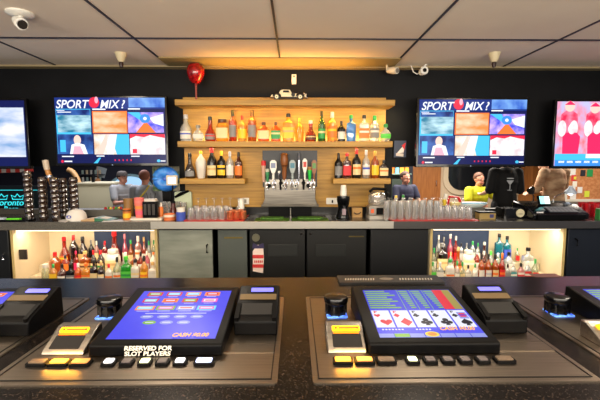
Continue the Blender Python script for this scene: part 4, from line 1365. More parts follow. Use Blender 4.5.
# black blender base with stack of white cups
T = Tt('cup_dispenser', 'black waisted drink mixer standing right of the beer taps', 'drink mixer', 343.3, 3.86)
MB().lathe([(0.070, 0), (0.072, 0.02), (0.062, 0.05), (0.050, 0.11), (0.058, 0.15), (0.068, 0.20), (0.064, 0.235), (0.03, 0.24)], n=20).build('mixer_body', BLACKG, T)
MB().box((-0.018, -0.075, 0.05), (0.018, -0.045, 0.11)).build('control_panel', C((150, 130, 140), 0.3), T)
MB().cyl((0, -0.062, 0.13), 0.014, 0.012, 12, axis='y').build('control_knob', CHROME, T)
c = []
for i in range(4):
    o = MB().lathe([(0.034, 0), (0.0335, 0.003), (0.026, 0.075), (0.024, 0.076)], n=18).build('paper_cup', WHITE, None, (X(343.3, 3.86), 3.86, CT + 0.2405 + i * 0.010))
    tag(o, 'white paper cup turned upside down in the short stack on the black mixer', 'cup', 'paper cups on the mixer')
T = Tt('beige_box', 'small tan box with a dark smile-shaped mark, right of the black mixer', 'box', 357, 4.0)
MB().rbox((-0.055, -0.03, 0), (0.055, 0.03, 0.10), 0.006).build('box_body', C((168, 128, 70), 0.5), T)
MB().tube([(-0.035, -0.031, 0.050), (-0.015, -0.031, 0.036), (0.015, -0.031, 0.036), (0.038, -0.031, 0.055)], 0.006).build('printed_mark', C((40, 22, 14)), T)
# glass domed machine
T = Tt('coffee_grinder', 'black machine with clear dome and steel front beside the shelves', 'bar machine', 377, 3.92)
MB().rbox((-0.10, -0.10, 0), (0.10, 0.10, 0.035), 0.02).build('machine_base', C((170, 166, 158), 0.3), T)
MB().prism([(-0.10, 0.036), (0.085, 0.036), (0.10, 0.10), (0.08, 0.14), (-0.095, 0.13)], -0.07, 0.08, 'y').build('machine_body', C((150, 146, 140), 0.3, 0, 0.6), T, bevel=0.008)
MB().box((-0.02, -0.078, 0.045), (0.085, -0.070, 0.115)).build('black_front', BLACKG, T, bevel=0.003)
MB().box((-0.075, -0.074, 0.06), (-0.045, -0.070, 0.10)).build('orange_sticker', C((230, 90, 30)), T)
MB().lathe([(0.085, 0.135), (0.095, 0.18), (0.09, 0.24), (0.05, 0.275), (0.0005, 0.28)], n=20, cap=False).build('clear_dome', CLEAR, T)
MB().tube([(0.03, 0, 0.13), (0.08, 0, 0.17), (0.11, 0, 0.26), (0.09, 0, 0.30), (-0.04, 0, 0.305), (-0.08, 0, 0.27)], 0.016).build('black_arm', BLACK, T)

# glasses on the counter
def tumbler(r, h, stem=False):
    if stem:
        prof = [(r * 0.9, 0), (r, h * 0.15), (r * 0.85, h * 0.42), (r * 0.25, h * 0.55), (r * 0.10, h * 0.6), (r * 0.10, h * 0.95), (r * 0.8, h * 0.985), (r * 0.82, h)]
    else:
        prof = [(r, 0), (r * 1.0, h * 0.1), (r * 0.82, h * 0.92), (r * 0.80, h), (r * 0.74, h * 0.98), (0.001, h * 0.97)]
    return MB().lathe(prof, n=12, cap=False).mesh('bar_glass', CLEAR)


g1, g2, g3 = tumbler(0.032, 0.18), tumbler(0.036, 0.12), tumbler(0.034, 0.19, True)
REDMAT = C((168, 16, 20), 0.6)
x0, x1 = X(184, 3.74), X(244, 3.74)
tag(MB().rbox((x0, 3.69, CT), (x1, 4.10, CT + 0.008), 0.02).build('glass_mat', REDMAT), 'red rubber mat under the glasses left of the taps', 'mat')
x2, x3 = X(391, 3.74), X(478, 3.74)
tag(MB().rbox((x2, 3.68, CT), (x3, 4.12, CT + 0.008), 0.02).build('glass_mat', REDMAT), 'long red rubber mat under the glasses right of the shelves', 'mat')


def glasses(xa, xb, rows, step, ys, meshes, label, grp, z=CT + 0.0085):
    n = 0
    for j, Y in enumerate(ys):
        x = xa + (j % 2) * step * 0.4
        while x < xb:
            me = meshes[(n * 7 + j) % len(meshes)] if len(meshes) > 1 else meshes[0]
            o = place(me, 'bar_glass', None, (x, Y, z))
            tag(o, label, 'glass', grp)
            x += step
            n += 1


glasses(x0 + 0.06, x1 - 0.16, 3, 0.077, (3.76, 3.86, 3.96), [g2], 'short clear tumbler upside down on the left red mat', 'tumblers on the left red mat')
glasses(x0 + 0.06, x1 - 0.08, 1, 0.085, (4.05,), [g3], 'stemmed clear glass at the back of the left red mat', 'stemmed glasses on the left red mat')
glasses(X(387, 3.72), X(441, 3.72), 3, 0.072, (3.74, 3.83, 3.92), [g1], 'tall clear glass upside down at left part of the long red mat', 'tall glasses on the long red mat')
glasses(X(443, 3.72), X(475, 3.72), 2, 0.072, (3.77, 3.86, 3.95), [g2], 'short clear tumbler upside down at right part of the long red mat', 'tumblers on the long red mat')
glasses(X(389, 4.05), X(462, 4.05), 1, 0.078, (4.04,), [g3], 'stemmed clear glass at the back of the long red mat', 'stemmed glasses on the long red mat')

# copper mugs
COP = M('copper', (236, 150, 104), 0.34, 0.85)
mug = None
for i, (px, Y) in enumerate(((230, 3.76), (236.5, 3.78), (243, 3.80), (233, 3.90), (240, 3.92))):
    if mug is None:
        mug = Tt('copper_mug', 'shiny copper mug in the cluster left of the drip well', 'mug', px, Y, CT + 0.0085, 'copper mugs')
        MB().lathe([(0.030, 0), (0.034, 0.01), (0.034, 0.075), (0.036, 0.080), (0.033, 0.080), (0.031, 0.012), (0.0005, 0.010)], n=18).build('mug_body', COP, mug)
        MB().tube([(0.0, -0.034, 0.065), (0.0, -0.055, 0.060), (0.0, -0.058, 0.035), (0.0, -0.034, 0.018)], 0.0045).build('mug_handle', COP, mug)
    else:
        dup(mug, None, (X(px, Y), Y, CT + 0.0085))
for i in range(3):
    o = MB().lathe([(0.036, 0), (0.0355, 0.004), (0.029, 0.085), (0.027, 0.086)], n=18).build('paper_cup', WHITE, None, (X(241, 4.08), 4.08, CT + 0.082 + i * 0.012))
    tag(o, 'white paper cup turned upside down behind the copper mugs', 'cup', 'paper cups behind the copper mugs')
tag(MB().rbox((-0.05, -0.04, 0), (0.05, 0.04, 0.073), 0.01).build('napkin_holder', C((60, 56, 52), 0.4), None, (X(241, 4.08), 4.08, CT + 0.0085)), 'dark grey holder under the white cups behind copper mugs', 'holder')

# right end of the counter
T = Tt('serving_tray', 'pale oval tray with blue rim leaning at back of the right counter', 'tray', 472, 4.20, CT + 0.05)
MB().lathe([(0.10, 0.03), (0.16, 0.06), (0.17, 0.075), (0.165, 0.085), (0.10, 0.09), (0.0005, 0.09)], n=28, dy=0.55).build('tray_body', C((210, 226, 226), 0.3), T)
MB().lathe([(0.165, 0.072), (0.172, 0.080), (0.165, 0.086)], n=28, dy=0.55, cap=False).build('blue_rim', C((80, 160, 210), 0.3), T)
MB().rbox((-0.13, -0.06, -0.05), (0.13, 0.07, 0.032), 0.02).build('tray_base', C((90, 90, 84)), T)
T = Tt('tin_box', 'small gold tin box with black lid at right end of the red mat', 'box', 486, 3.86)
MB().rbox((-0.085, -0.05, 0), (0.085, 0.05, 0.062), 0.008).build('tin_body', C((150, 128, 76), 0.35), T)
MB().rbox((-0.088, -0.053, 0.062), (0.088, 0.053, 0.075), 0.008).build('tin_lid', BLACK, T)
MB().box((0.02, -0.0515, 0.015), (0.06, -0.050, 0.05)).build('tin_label', C((60, 60, 110)), T)
T = Tt('bowl', 'black box with round cream clock face in front of the black-shirted person', 'clock', 517, 3.90)
T.name = 'desk_clock'
MB().rbox((-0.15, -0.03, 0), (0.12, 0.16, 0.10), 0.03).build('clock_case', BLACKG, T)
MB().cyl((0.02, -0.031, 0.055), 0.042, 0.01, 22, axis='y').build('clock_face', C((196, 190, 160)), T)
MB().box((0.0, -0.0425, 0.045), (0.04, -0.041, 0.05)).build('face_print', C((60, 60, 50)), T)
for px, dx in ((497, 0), (509, 1)):
    pass
T = Tt('bar_tool_caddy', 'dark caddy of bar tools with red and cream items behind the long glasses', 'caddy', 449, 4.2)
MB().rbox((-0.16, -0.05, 0), (0.16, 0.05, 0.10), 0.01).build('caddy_body', BLACK, T)
MB().box((-0.10, -0.02, 0.1), (-0.07, 0.0, 0.22)).build('white_card', WHITE, T, (0, 0, 0), (0, 0.2, 0))
MB().rbox((0.00, -0.06, 0.06), (0.11, 0.0, 0.14), 0.01).build('cream_packet', C((226, 206, 140)), T)
MB().tube([(-0.02, 0, 0.10), (0.0, -0.01, 0.20), (0.10, -0.01, 0.19), (0.14, 0, 0.11)], 0.016).build('red_grip', RED, T)
MB().cyl((-0.055, -0.01, 0.10), 0.022, 0.07, 12).build('yellow_cap', C((220, 190, 40)), T)
for px, Y, rgb, lb in ((403, 4.20, (40, 150, 50), 'small bottle with green cap behind the tall glasses'), (396, 4.12, (235, 200, 60), 'small bottle with yellow cap behind the tall glasses')):
    T = Tt('squeeze_bottle', lb, 'bottle', px, Y, CT if px > 400 else CT)
    MB().lathe([(0.025, 0), (0.028, 0.01), (0.028, 0.13), (0.012, 0.15), (0.012, 0.19)], n=14).build('bottle_body', C((190, 196, 190), 0.3), T)
    MB().cyl((0, 0, 0.188), 0.014, 0.03, 12).build('bottle_cap', C(rgb, 0.4), T)

# cash register / receipt printer
T = Tt('cash_register', 'black cash register with small lit display on the right counter', 'cash register', 553, 3.88)
T.scale = (1.15, 1.15, 1.2)
b = MB().prism([(-0.13, 0.004), (-0.13, 0.055), (0.02, 0.115), (0.20, 0.135), (0.22, 0.004)], -0.25, 0.24, 'x')
b.build('register_body', BLACKG, T, bevel=0.010)
MB().prism([(0.0, 0.005), (0.0, 0.045), (0.012, 0.05), (0.012, 0.005)], -0.22, 0.20, 'x').build('paper_drawer', BLACK, T, (0, -0.145, 0))
an = math.atan2(0.06, 0.15)
MB().rbox((-0.10, 0, 0), (0.16, 0.10, 0.002), 0.01).build('keypad', C((50, 52, 58), 0.3), T, (0, -0.115, 0.064), (an, 0, 0))
k = MB()
for i in range(7):
    for j in range(3):
        k.box((-0.09 + i * 0.035, 0.008 + j * 0.03, 0.002), (-0.065 + i * 0.035, 0.028 + j * 0.03, 0.006))
k.build('keys', C((120, 124, 132), 0.3), T, (0, -0.115, 0.064), (an, 0, 0))
MB().box((-0.08, -0.001, 0), (-0.02, 0.001, 0.05)).build('paper_slip', C((200, 200, 205)), T, (-0.14, -0.12, 0.02), (0, 0, 0))
D_ = MB().rbox((-0.055, -0.012, 0.0), (0.055, 0.012, 0.085), 0.006).build('customer_display', BLACK, T, (-0.06, 0.02, 0.11), (-0.35, 0, 0.1))
MB().box((-0.047, -0.014, 0.010), (0.047, -0.012, 0.077)).build('lit_display', C((150, 235, 240), 0.3, 1.0), D_)
MB().box((0.0, -0.0145, 0.010), (0.047, -0.0138, 0.077)).build('lit_display_text', C((235, 250, 250), 0.3, 1.1), D_)
# lamp on an arm
T = Tt('desk_lamp', 'silver desk lamp with bent arm and bright shade behind the register', 'lamp', 556, 4.15)
MB().tube([(0.0, 0, 0), (-0.03, 0, 0.16), (-0.02, 0, 0.20), (0.14, 0, 0.27)], 0.007).cyl((0, 0, 0), 0.05, 0.015, 18).build('lamp_arm', CHROME, T)
MB().lathe([(0.06, 0), (0.055, 0.03), (0.025, 0.06), (0.02, 0.08)], (0.155, 0, 0.235), 18).build('lamp_shade', C((170, 185, 205), 0.3), T)
MB().ball((0.155, 0, 0.245), 0.03).build('bulb', C((235, 245, 255), 0.3, 2.5), T)
T = Tt('desk_lamp', 'small chrome spot lamp on thin stem left of the register', 'lamp', 531, 4.17)
MB().tube([(0.0, 0, 0), (0.03, 0, 0.20), (0.0, 0, 0.26)], 0.006).cyl((0, 0, 0), 0.04, 0.012, 18).build('lamp_arm', CHROME, T)
MB().tube([(0.02, 0, 0.30), (-0.03, -0.03, 0.26)], [0.018, 0.042], 14).build('lamp_shade', CHROME, T)
# red glasses beyond the register
REDG = glass('red_glass', (235, 60, 80), 1, 0.12, 0.35)
me = MB().lathe([(0.036, 0), (0.04, 0.02), (0.043, 0.14), (0.041, 0.14), (0.036, 0.02), (0.0005, 0.015)], n=14, cap=False).mesh('red_tumbler', REDG)
for px, Y in ((587, 3.98), (596, 3.95), (583, 4.12), (592, 4.14), (601, 4.10), (605, 3.93)):
    tag(place(me, 'red_tumbler', None, (X(px, Y), Y, CT)), 'red glass tumbler at the right end of the counter', 'glass', 'red tumblers beside the register')
tag(MB().rbox((-0.02, -0.03, 0), (0.03, 0.03, 0.11), 0.008).build('green_packet', C((40, 120, 50)), None, (X(600, 3.80), 3.80, CT)), 'green packet standing by the red tumblers', 'packet')

# ------------------------------------------------------------------ things on the counter, left part
SMK = glass('smoky_glass', (92, 64, 48), 1, 0.13, 0.62)
tum = MB().lathe([(0.032, 0), (0.037, 0.010), (0.042, 0.028), (0.038, 0.048), (0.034, 0.066), (0.032, 0.066)], n=16, cap=False).mesh('stacked_tumbler', SMK)
for px, top, n, Y, lb in ((28.7, 171, 9, 3.86, 'leftmost'), (43, 177, 8, 3.82, 'second from left'), (55.2, 177, 8, 3.78, 'middle'), (63.8, 178, 8, 3.92, 'fourth from left'), (74.2, 177, 8, 3.90, 'rightmost')):
    hgt = at(px, top, Y).z - CT
    for i in range(n):
        tag(place(tum, 'stacked_tumbler', None, (X(px, Y) + random.uniform(-.002, .002), Y, CT + i * (hgt - 0.066) / (n - 1))), 'smoky brown tumbler in the %s of five tumbler stacks, left counter' % lb, 'glass', '%s stack of brown tumblers' % lb)
T = Tt('beer_pump', 'tan tap handle with silver collar rising behind the tumbler stacks', 'tap handle', 50, 4.02)
MB().tube([(0.05, 0, 0), (0.05, 0, 0.30), (0.02, 0, 0.40), (-0.01, 0, 0.50)], [0.03, 0.026, 0.028, 0.024], 14).build('handle_neck', C((196, 134, 66), 0.35), T)
MB().tube([(-0.01, 0, 0.50), (-0.025, 0, 0.60)], [0.028, 0.030], 14).build('handle_top', C((210, 190, 166), 0.4), T)
MB().lathe([(0.033, 0), (0.033, 0.03)], (0.012, 0, 0.415), 14).build('silver_collar', CHROME, T)
T = Tt('black_tray', 'flat black tray with green and white cards at left counter end', 'tray', 15, 3.76)
MB().rbox((-0.20, -0.07, 0), (0.16, 0.07, 0.02), 0.03).build('tray_body', BLACKG, T)
MB().box((-0.06, -0.05, 0.0205), (0.06, -0.01, 0.030)).build('green_card', C((110, 230, 40), 0.4, 0.15), T)
MB().rbox((-0.18, -0.05, 0.0205), (-0.09, 0.0, 0.036), 0.008).build('white_card', C((190, 205, 215)), T)
T = Tt('baseball_cap', 'white baseball cap with blue emblem beside the tumbler stacks', 'cap', 75.5, 3.80)
MB().lathe([(0.092, 0.0), (0.094, 0.03), (0.085, 0.07), (0.06, 0.098), (0.03, 0.108), (0.0005, 0.111)], n=24, cap=False).build('cap_crown', C((226, 222, 216), 0.7), T)
k = MB()
for i in range(9):
    t0 = PI * (0.72 + 0.75 * i / 8)
    k.v += [(0.090 * math.cos(t0), 0.090 * math.sin(t0), 0.004), (0.155 * math.cos(t0), 0.155 * math.sin(t0), 0.0), (0.155 * math.cos(t0), 0.155 * math.sin(t0), 0.004), (0.090 * math.cos(t0), 0.090 * math.sin(t0), 0.010)]
for i in range(8):
    q0 = i * 4
    for j in range(4):
        k.f.append((q0 + j, q0 + (j + 1) % 4, q0 + 4 + (j + 1) % 4, q0 + 4 + j))
        k.m.append(0)
k.build('cap_brim', C((206, 200, 194), 0.7), T)
flat([(circ(0, 0, 0.026, 0.016), 0, 3), (circ(0.004, 0, 0.012, 0.008), 1, 5)], 'cap_emblem', T, (-0.02, -0.092, 0.045), (0, 0, 0), [C((70, 80, 170)), C((226, 222, 216))], 'xz')
MB().ball((0, 0, 0.111), 0.007).build('cap_button', C((226, 222, 216)), T)
T = Tt('menu_card', 'open menu leaflet in green and tan lying beside the white cap', 'menu', 98, 3.82)
for s_ in (-1, 1):
    MB().add([(0, -0.09, 0.030), (s_ * 0.14, -0.075, 0.006), (s_ * 0.14, 0.10, 0.006), (0, 0.09, 0.030), (0, -0.09, 0.027), (s_ * 0.14, -0.075, 0.003), (s_ * 0.14, 0.10, 0.003), (0, 0.09, 0.027)], [(0, 1, 2, 3), (7, 6, 5, 4), (0, 4, 5, 1), (1, 5, 6, 2), (2, 6, 7, 3), (3, 7, 4, 0)]) if False else None
k = MB()
for s_, mi in ((-1, 0), (1, 1)):
    k.add([(0, -0.09, 0.030), (s_ * 0.15, -0.075, 0.006), (s_ * 0.15, 0.10, 0.006), (0, 0.09, 0.030), (0, -0.09, 0.0), (s_ * 0.15, -0.075, 0.0), (s_ * 0.15, 0.10, 0.0), (0, 0.09, 0.0)], [(0, 1, 2, 3), (7, 6, 5, 4), (0, 4, 5, 1), (1, 5, 6, 2), (2, 6, 7, 3)], mi)
k.build('menu_pages', [C((196, 160, 116)), C((40, 110, 76))], T)
MB().box((0.03, -0.05, 0.031), (0.10, 0.06, 0.032)).build('menu_print', C((206, 186, 140)), T, (0, 0, 0), (0, 0.16, 0))
tag(MB().rbox((-0.14, -0.07, 0), (0.12, 0.05, 0.004), 0.005).build('paper_sheet', C((176, 168, 156)), None, (X(118, 3.76), 3.76, CT), (0, 0, 0.2)), 'pale paper sheet lying on the counter before the orange jar', 'paper')

# raised ledge behind (grey) with bits of fruit garnish tray
T = Tt('garnish_tray', 'long grey garnish tray with red and green fruit at back of left counter', 'tray', 108, 4.12)
MB().box((-0.30, -0.06, 0), (0.26, 0.06, 0.075)).build('tray_body', C((92, 90, 84), 0.4), T, bevel=0.006)
k = MB()
for i in range(9):
    k.ball((-0.02 + i * 0.028, -0.02 + 0.02 * (i % 2), 0.085), 0.016, 8, i % 3, m=6)
tag(k.build('fruit_pieces', [C((190, 40, 40)), C((70, 140, 50)), C((220, 180, 60))], T), kind='stuff')


def cup(px, Y, r, h, rgb, lb, name='cup', cat='cup', band=None, r2=None, z=CT, rough=0.35):
    T = Tt(name, lb, cat, px, Y, z)
    r2 = r2 or r
    MB().lathe([(r, 0), (r2, h), (r2 * 0.94, h), (r * 0.93, 0.006), (0.0005, 0.005)], n=18).build(name + '_body', C(rgb, rough), T)
    if band:
        for z0, z1, c_ in band:
            ra = r + (r2 - r) * z0 / h
            rb_ = r + (r2 - r) * z1 / h
            MB().lathe([(ra * 1.015, z0), (rb_ * 1.015, z1)], n=18, cap=False).build(name + '_label', C(c_, 0.5), T)
    return T


cup(126.3, 3.80, 0.038, 0.115, (200, 110, 40), 'small orange jar with yellow label standing left of the pink shaker', 'jar', 'jar', ((0.025, 0.07, (236, 190, 40)), (0.09, 0.105, (90, 50, 20))))
cup(128.5, 4.0, 0.05, 0.20, (150, 110, 60), 'tan cup behind the orange jar', 'paper_cup', 'cup')
T = cup(139, 3.86, 0.036, 0.20, (240, 120, 110), 'tall pink and orange patterned shaker cup on white tray', 'shaker_cup', 'cup', ((0.03, 0.07, (246, 100, 130)), (0.09, 0.12, (240, 150, 60)), (0.15, 0.175, (250, 130, 120))), 0.050, CT + 0.0185)
tag(MB().rbox((-0.19, -0.075, 0), (0.17, 0.075, 0.018), 0.015).build('white_tray', C((226, 220, 205)), None, (X(146.5, 3.86), 3.86, CT)), 'thin white tray under the pink shaker and the black caddy', 'tray')
T = Tt('straw_caddy', 'black caddy with napkins and straws right of the pink shaker', 'caddy', 151, 3.87, CT + 0.0185)
MB().rbox((-0.072, -0.05, 0), (0.072, 0.05, 0.165), 0.01).build('caddy_body', BLACKG, T)
for i in range(3):
    MB().box((-0.058 + i * 0.042, -0.052, 0.03), (-0.030 + i * 0.042, -0.050, 0.14)).build('caddy_slot', C((60, 56, 52), 0.3), T)
MB().rbox((-0.06, -0.035, 0.165), (0.055, 0.04, 0.19), 0.008).build('napkin_stack', C((214, 206, 196)), T)
for x in (-0.03, 0.0, 0.035):
    MB().tube([(x, 0, 0.185), (x * 1.4, 0, 0.25)], 0.003, 6).build('straw', C((40, 36, 34)), T)
for px, Y, rgb, lb, r, h in ((157.8, 3.94, (226, 60, 34), 'red squeeze bottle right of the black caddy', 0.026, 0.17), (160.8, 3.94, (240, 130, 50), 'orange squeeze bottle beside the red one', 0.022, 0.15)):
    T = Tt('squeeze_bottle', lb, 'bottle', px, Y)
    MB().lathe([(r, 0), (r, h * 0.7), (r * 0.5, h * 0.8), (r * 0.25, h)], n=14).build('bottle_body', C(rgb, 0.3), T)
    MB().lathe([(r * 0.55, h * 0.8), (r * 0.5, h * 0.86), (r * 0.2, h * 1.1)], n=12).build('nozzle', C((240, 230, 220)), T)
T = cup(169, 3.82, 0.058, 0.062, (214, 112, 56), 'low orange bowl with white band left of the blue tub', 'bowl', 'bowl', ((0.032, 0.055, (236, 220, 200)),))
gs = MB().lathe([(0.032, 0), (0.040, 0.155), (0.038, 0.155), (0.030, 0.008), (0.0005, 0.007)], n=14, cap=False).mesh('pint_glass', CLEAR)
for i, (px, Y, z) in enumerate(((163, 4.02, CT), (168.5, 4.04, CT), (173.5, 4.05, CT), (166, 4.15, CT), (178, 4.12, CT), (183, 4.02, CT))):
    tag(place(gs, 'pint_glass', None, (X(px, Y), Y, z)), 'tall clear pint glass behind the orange bowl and blue tub', 'glass', 'pint glasses behind the blue tub')
T = cup(180.5, 3.78, 0.046, 0.085, (62, 84, 178), 'round blue tub with white label left of the red mat', 'tub', 'tub', None, 0.048)
MB().lathe([(0.040, 0.086), (0.042, 0.125), (0.038, 0.128)], n=18).build('white_lid', WHITE, T)
T = Tt('dark_jar', 'dark jar with red contents behind the orange bowl', 'jar', 173, 3.93)
MB().lathe([(0.03, 0), (0.032, 0.09), (0.02, 0.12), (0.02, 0.16)], n=14).build('jar_body', C((70, 24, 20), 0.2), T)
MB().cyl((0, 0, 0.158), 0.022, 0.02, 12).build('jar_lid', BLACK, T)

# blue round inflatable with small white tablet, by the left end of the shelves
T = Tt('inflatable_ring', 'big blue inflatable ring propped beside the left shelf end', 'inflatable', 166.5, 4.16, CT)
zc = at(166, 179, 4.16).z - CT
k = MB()
pts = [(0.085 * math.cos(2 * PI * i / 20), 0, zc + 0.075 * math.sin(2 * PI * i / 20)) for i in range(21)]
k.tube(pts, 0.062, 12)
k.build('ring_tube', M('vinyl_blue', (36, 110, 214), 0.3, noise=((70, 150, 235), (14, 14, 14), 0.4, 0.6)), T)
MB().ball((0.0, 0.0, zc), 0.07, sc=(1, 0.35, 1)).build('ring_centre', C((50, 96, 190), 0.3), T)
MB().box((-0.05, 0.02, 0), (0.05, 0.06, zc - 0.12)).build('stand', BLACK, T)
T = Tt('card_reader', 'small white square screen on a stalk in front of the blue ring', 'card reader', 173, 4.04)
zc = at(173, 180.5, 4.04).z - CT
MB().rbox((-0.058, -0.02, zc - 0.05), (0.058, 0.01, zc + 0.055), 0.008, 0, 'y').build('reader_case', C((206, 190, 160), 0.4), T)
MB().box((-0.040, -0.022, zc - 0.032), (0.040, -0.020, zc + 0.037)).build('reader_screen', C((190, 225, 250), 0.3, 0.8), T)
MB().cyl((0, 0, 0), 0.04, 0.012, 18).tube([(0, 0, 0.01), (0, 0, zc - 0.04)], 0.008).build('stalk', BLACK, T)
T = Tt('folded_cloth', 'pale folded bar cloth hanging behind the glasses at the shelf end', 'cloth', 184, 4.17)
MB().rbox((-0.10, -0.01, 0), (0.085, 0.03, 0.26), 0.02, 0, 'y').build('cloth_body', C((196, 206, 176), 0.7), T)
MB().tube([(-0.09, -0.02, 0.20), (-0.02, -0.03, 0.24), (0.06, -0.02, 0.27)], [0.012, 0.02, 0.012]).build('dark_fold', BLACK, T)
# ------------------------------------------------------------------ people
def capsule(m, a, b, ra, rb, n=12, flat_=(1, 1)):
    a, b = Vector(a), Vector(b)
    d = (b - a)
    L = max(d.length, 1e-5)
    d.normalize()
    u = d.cross(Vector((0, 1, 0)))
    if u.length < 0.1:
        u = d.cross(Vector((0, 0, 1)))
    u.normalize()
    w = d.cross(u)
    prof = []
    for i in range(5):
        t = PI / 2 * (i / 4)
        prof.append((max(ra * math.sin(t), 1e-4), -ra * math.cos(t)))
    for i in range(5):
        t = PI / 2 * (i / 4)
        prof.append((max(rb * math.cos(t), 1e-4), L + rb * math.sin(t)))
    vs, fs = [], []
    for r, z in prof:
        for i in range(n):
            t = 2 * PI * i / n
            vs.append(a + d * z + u * (r * math.cos(t) * flat_[0]) + w * (r * math.sin(t) * flat_[1]))
    for j in range(len(prof) - 1):
        for i in range(n):
            p_, q_ = j * n + i, j * n + (i + 1) % n
            fs.append((p_, q_, q_ + n, p_ + n))
    fs.append(tuple(range(n - 1, -1, -1)))
    k = (len(prof) - 1) * n
    fs.append(tuple(range(k, k + n)))
    m.add(vs, fs)


def remesh(o, vox, sm=3):
    r = o.modifiers.new('remesh', 'REMESH')
    r.mode = 'VOXEL'
    r.voxel_size = vox
    r.use_smooth_shade = True
    s = o.modifiers.new('smooth', 'SMOOTH')
    s.factor = 0.5
    s.iterations = sm


def person(label, loc, rz, J, shirt, trousers=(40, 44, 60), hair=(60, 40, 28), skin=(214, 158, 128), cap_=None, sleeve=0.45, bald=False, turn=0.0):
    """faces -Y before rotz; J overrides joints of a standing figure 1.72 m tall"""
    T = thing('person', label, 'person', loc, (0, 0, rz))
    D = dict(head=(0, -0.02, 1.605), neck=(0, 0.01, 1.46), chest=(0, 0.0, 1.28), waist=(0, 0.0, 1.08), pelvis=(0, 0, 0.95),
             shl=(-0.19, 0.0, 1.41), shr=(0.19, 0.0, 1.41), ell=(-0.25, 0.02, 1.13), elr=(0.25, 0.02, 1.13), wrl=(-0.25, -0.08, 0.90), wrr=(0.25, -0.08, 0.90),
             hpl=(-0.09, 0, 0.92), hpr=(0.09, 0, 0.92), knl=(-0.11, -0.02, 0.50), knr=(0.11, -0.02, 0.50), anl=(-0.11, 0.02, 0.08), anr=(0.11, 0.02, 0.08))
    D.update(J)
    V = {k: Vector(v) for k, v in D.items()}
    SKm = C(skin, 0.55)
    m = MB()
    H = V['head']
    # head: skull, jaw
    m.ball(H + Vector((0, 0.015, 0.02)), 0.092, 16, sc=(0.86, 1.06, 1.08), m=12)
    m.ball(H + Vector((0, -0.025, -0.055)), 0.062, 14, sc=(0.95, 1.0, 0.95), m=10)
    m.ball(H + Vector((0, -0.098, -0.012)), 0.016, 8, sc=(0.8, 1.1, 1.5), m=6)
    for s_ in (-1, 1):
        m.ball(H + Vector((s_ * 0.080, 0.012, -0.005)), 0.022, 8, sc=(0.45, 0.8, 1.3), m=6)
    capsule(m, V['neck'] - Vector((0, 0, 0.05)), H + Vector((0, 0.015, -0.06)), 0.058, 0.052)
    capsule(m, V['chest'] + Vector((0, 0, 0.06)), V['waist'], 0.135, 0.115, 14, (1.15, 0.85))
    capsule(m, V['waist'], V['pelvis'], 0.118, 0.135, 14, (1.15, 0.9))
    for s_ in 'lr':
        sh_, el, wr = V['sh' + s_], V['el' + s_], V['wr' + s_]
        capsule(m, V['neck'] - Vector((0, 0, 0.05)), sh_, 0.060, 0.058)
        capsule(m, sh_, el, 0.052, 0.040)
        capsule(m, el, wr, 0.040, 0.027)
        hp, kn, an_ = V['hp' + s_], V['kn' + s_], V['an' + s_]
        capsule(m, hp, kn, 0.088, 0.058)
        capsule(m, kn, an_, 0.056, 0.036)
        capsule(m, an_ + Vector((0, 0.03, -0.04)), an_ + Vector((0, -0.15, -0.05)), 0.036, 0.028)
        # hand: palm, four fingers and a thumb
        d = (wr - el).normalized()
        side = d.cross(Vector((0, 1, 0)))
        if side.length < 0.2:
            side = d.cross(Vector((0, 0, 1)))
        side.normalize()
        nrm = d.cross(side)
        pc = wr + d * 0.05
        for k in (-1, 0, 1):
            capsule(m, wr + side * k * 0.010, wr + d * 0.085 + side * k * 0.024, 0.018, 0.014, 8)
        for k, ln in enumerate((0.058, 0.072, 0.078, 0.068)):
            b0 = wr + d * 0.088 + side * (k - 1.5) * 0.021
            b1 = b0 + (d + nrm * 0.35 + side * (k - 1.5) * 0.05).normalized() * ln * 0.55
            b2 = b1 + (d * 0.7 + nrm * 0.9).normalized() * ln * 0.45
            capsule(m, b0, b1, 0.0095, 0.0088, 8)
            capsule(m, b1, b2, 0.0088, 0.0075, 8)
        t0 = wr + d * 0.03 - side * 0.025
        t1 = t0 + (d * 0.7 - side * 0.8 + nrm * 0.4).normalized() * 0.035
        capsule(m, t0, t1, 0.012, 0.010, 8)
        capsule(m, t1, t1 + (d + nrm * 0.4).normalized() * 0.028, 0.010, 0.0085, 8)
    body = m.build('body', SKm, T)
    remesh(body, 0.0075, 3)
    # face
    f = MB()
    for s_ in (-1, 1):
        f.ball(H + Vector((s_ * 0.032, -0.076, 0.008)), 0.012, 10, 0, (1.2, 0.7, 0.7), 6)
        f.ball(H + Vector((s_ * 0.032, -0.085, 0.008)), 0.0055, 8, 1, (1, 0.5, 1), 6)
        f.tube([H + Vector((s_ * 0.048, -0.078, 0.026)), H + Vector((s_ * 0.030, -0.090, 0.030)), H + Vector((s_ * 0.016, -0.090, 0.026))], 0.0035, 6, 1)
    f.build('eyes', [C((235, 232, 228)), C((46, 30, 22))], T)
    f = MB().tube([H + Vector((-0.026, -0.080, -0.058)), H + Vector((0, -0.088, -0.061)), H + Vector((0.026, -0.080, -0.058))], [0.003, 0.006, 0.003], 8)
    f.build('mouth', C((176, 86, 80)), T)
    # shirt
    m = MB()
    capsule(m, V['neck'] - Vector((0, 0, 0.055)), V['chest'], 0.075, 0.16, 14, (1.15, 0.9))
    capsule(m, V['chest'] + Vector((0, 0, 0.06)), V['waist'], 0.155, 0.138, 16, (1.15, 0.88))
    capsule(m, V['waist'], V['pelvis'] + Vector((0, 0, 0.0)), 0.140, 0.150, 16, (1.15, 0.95))
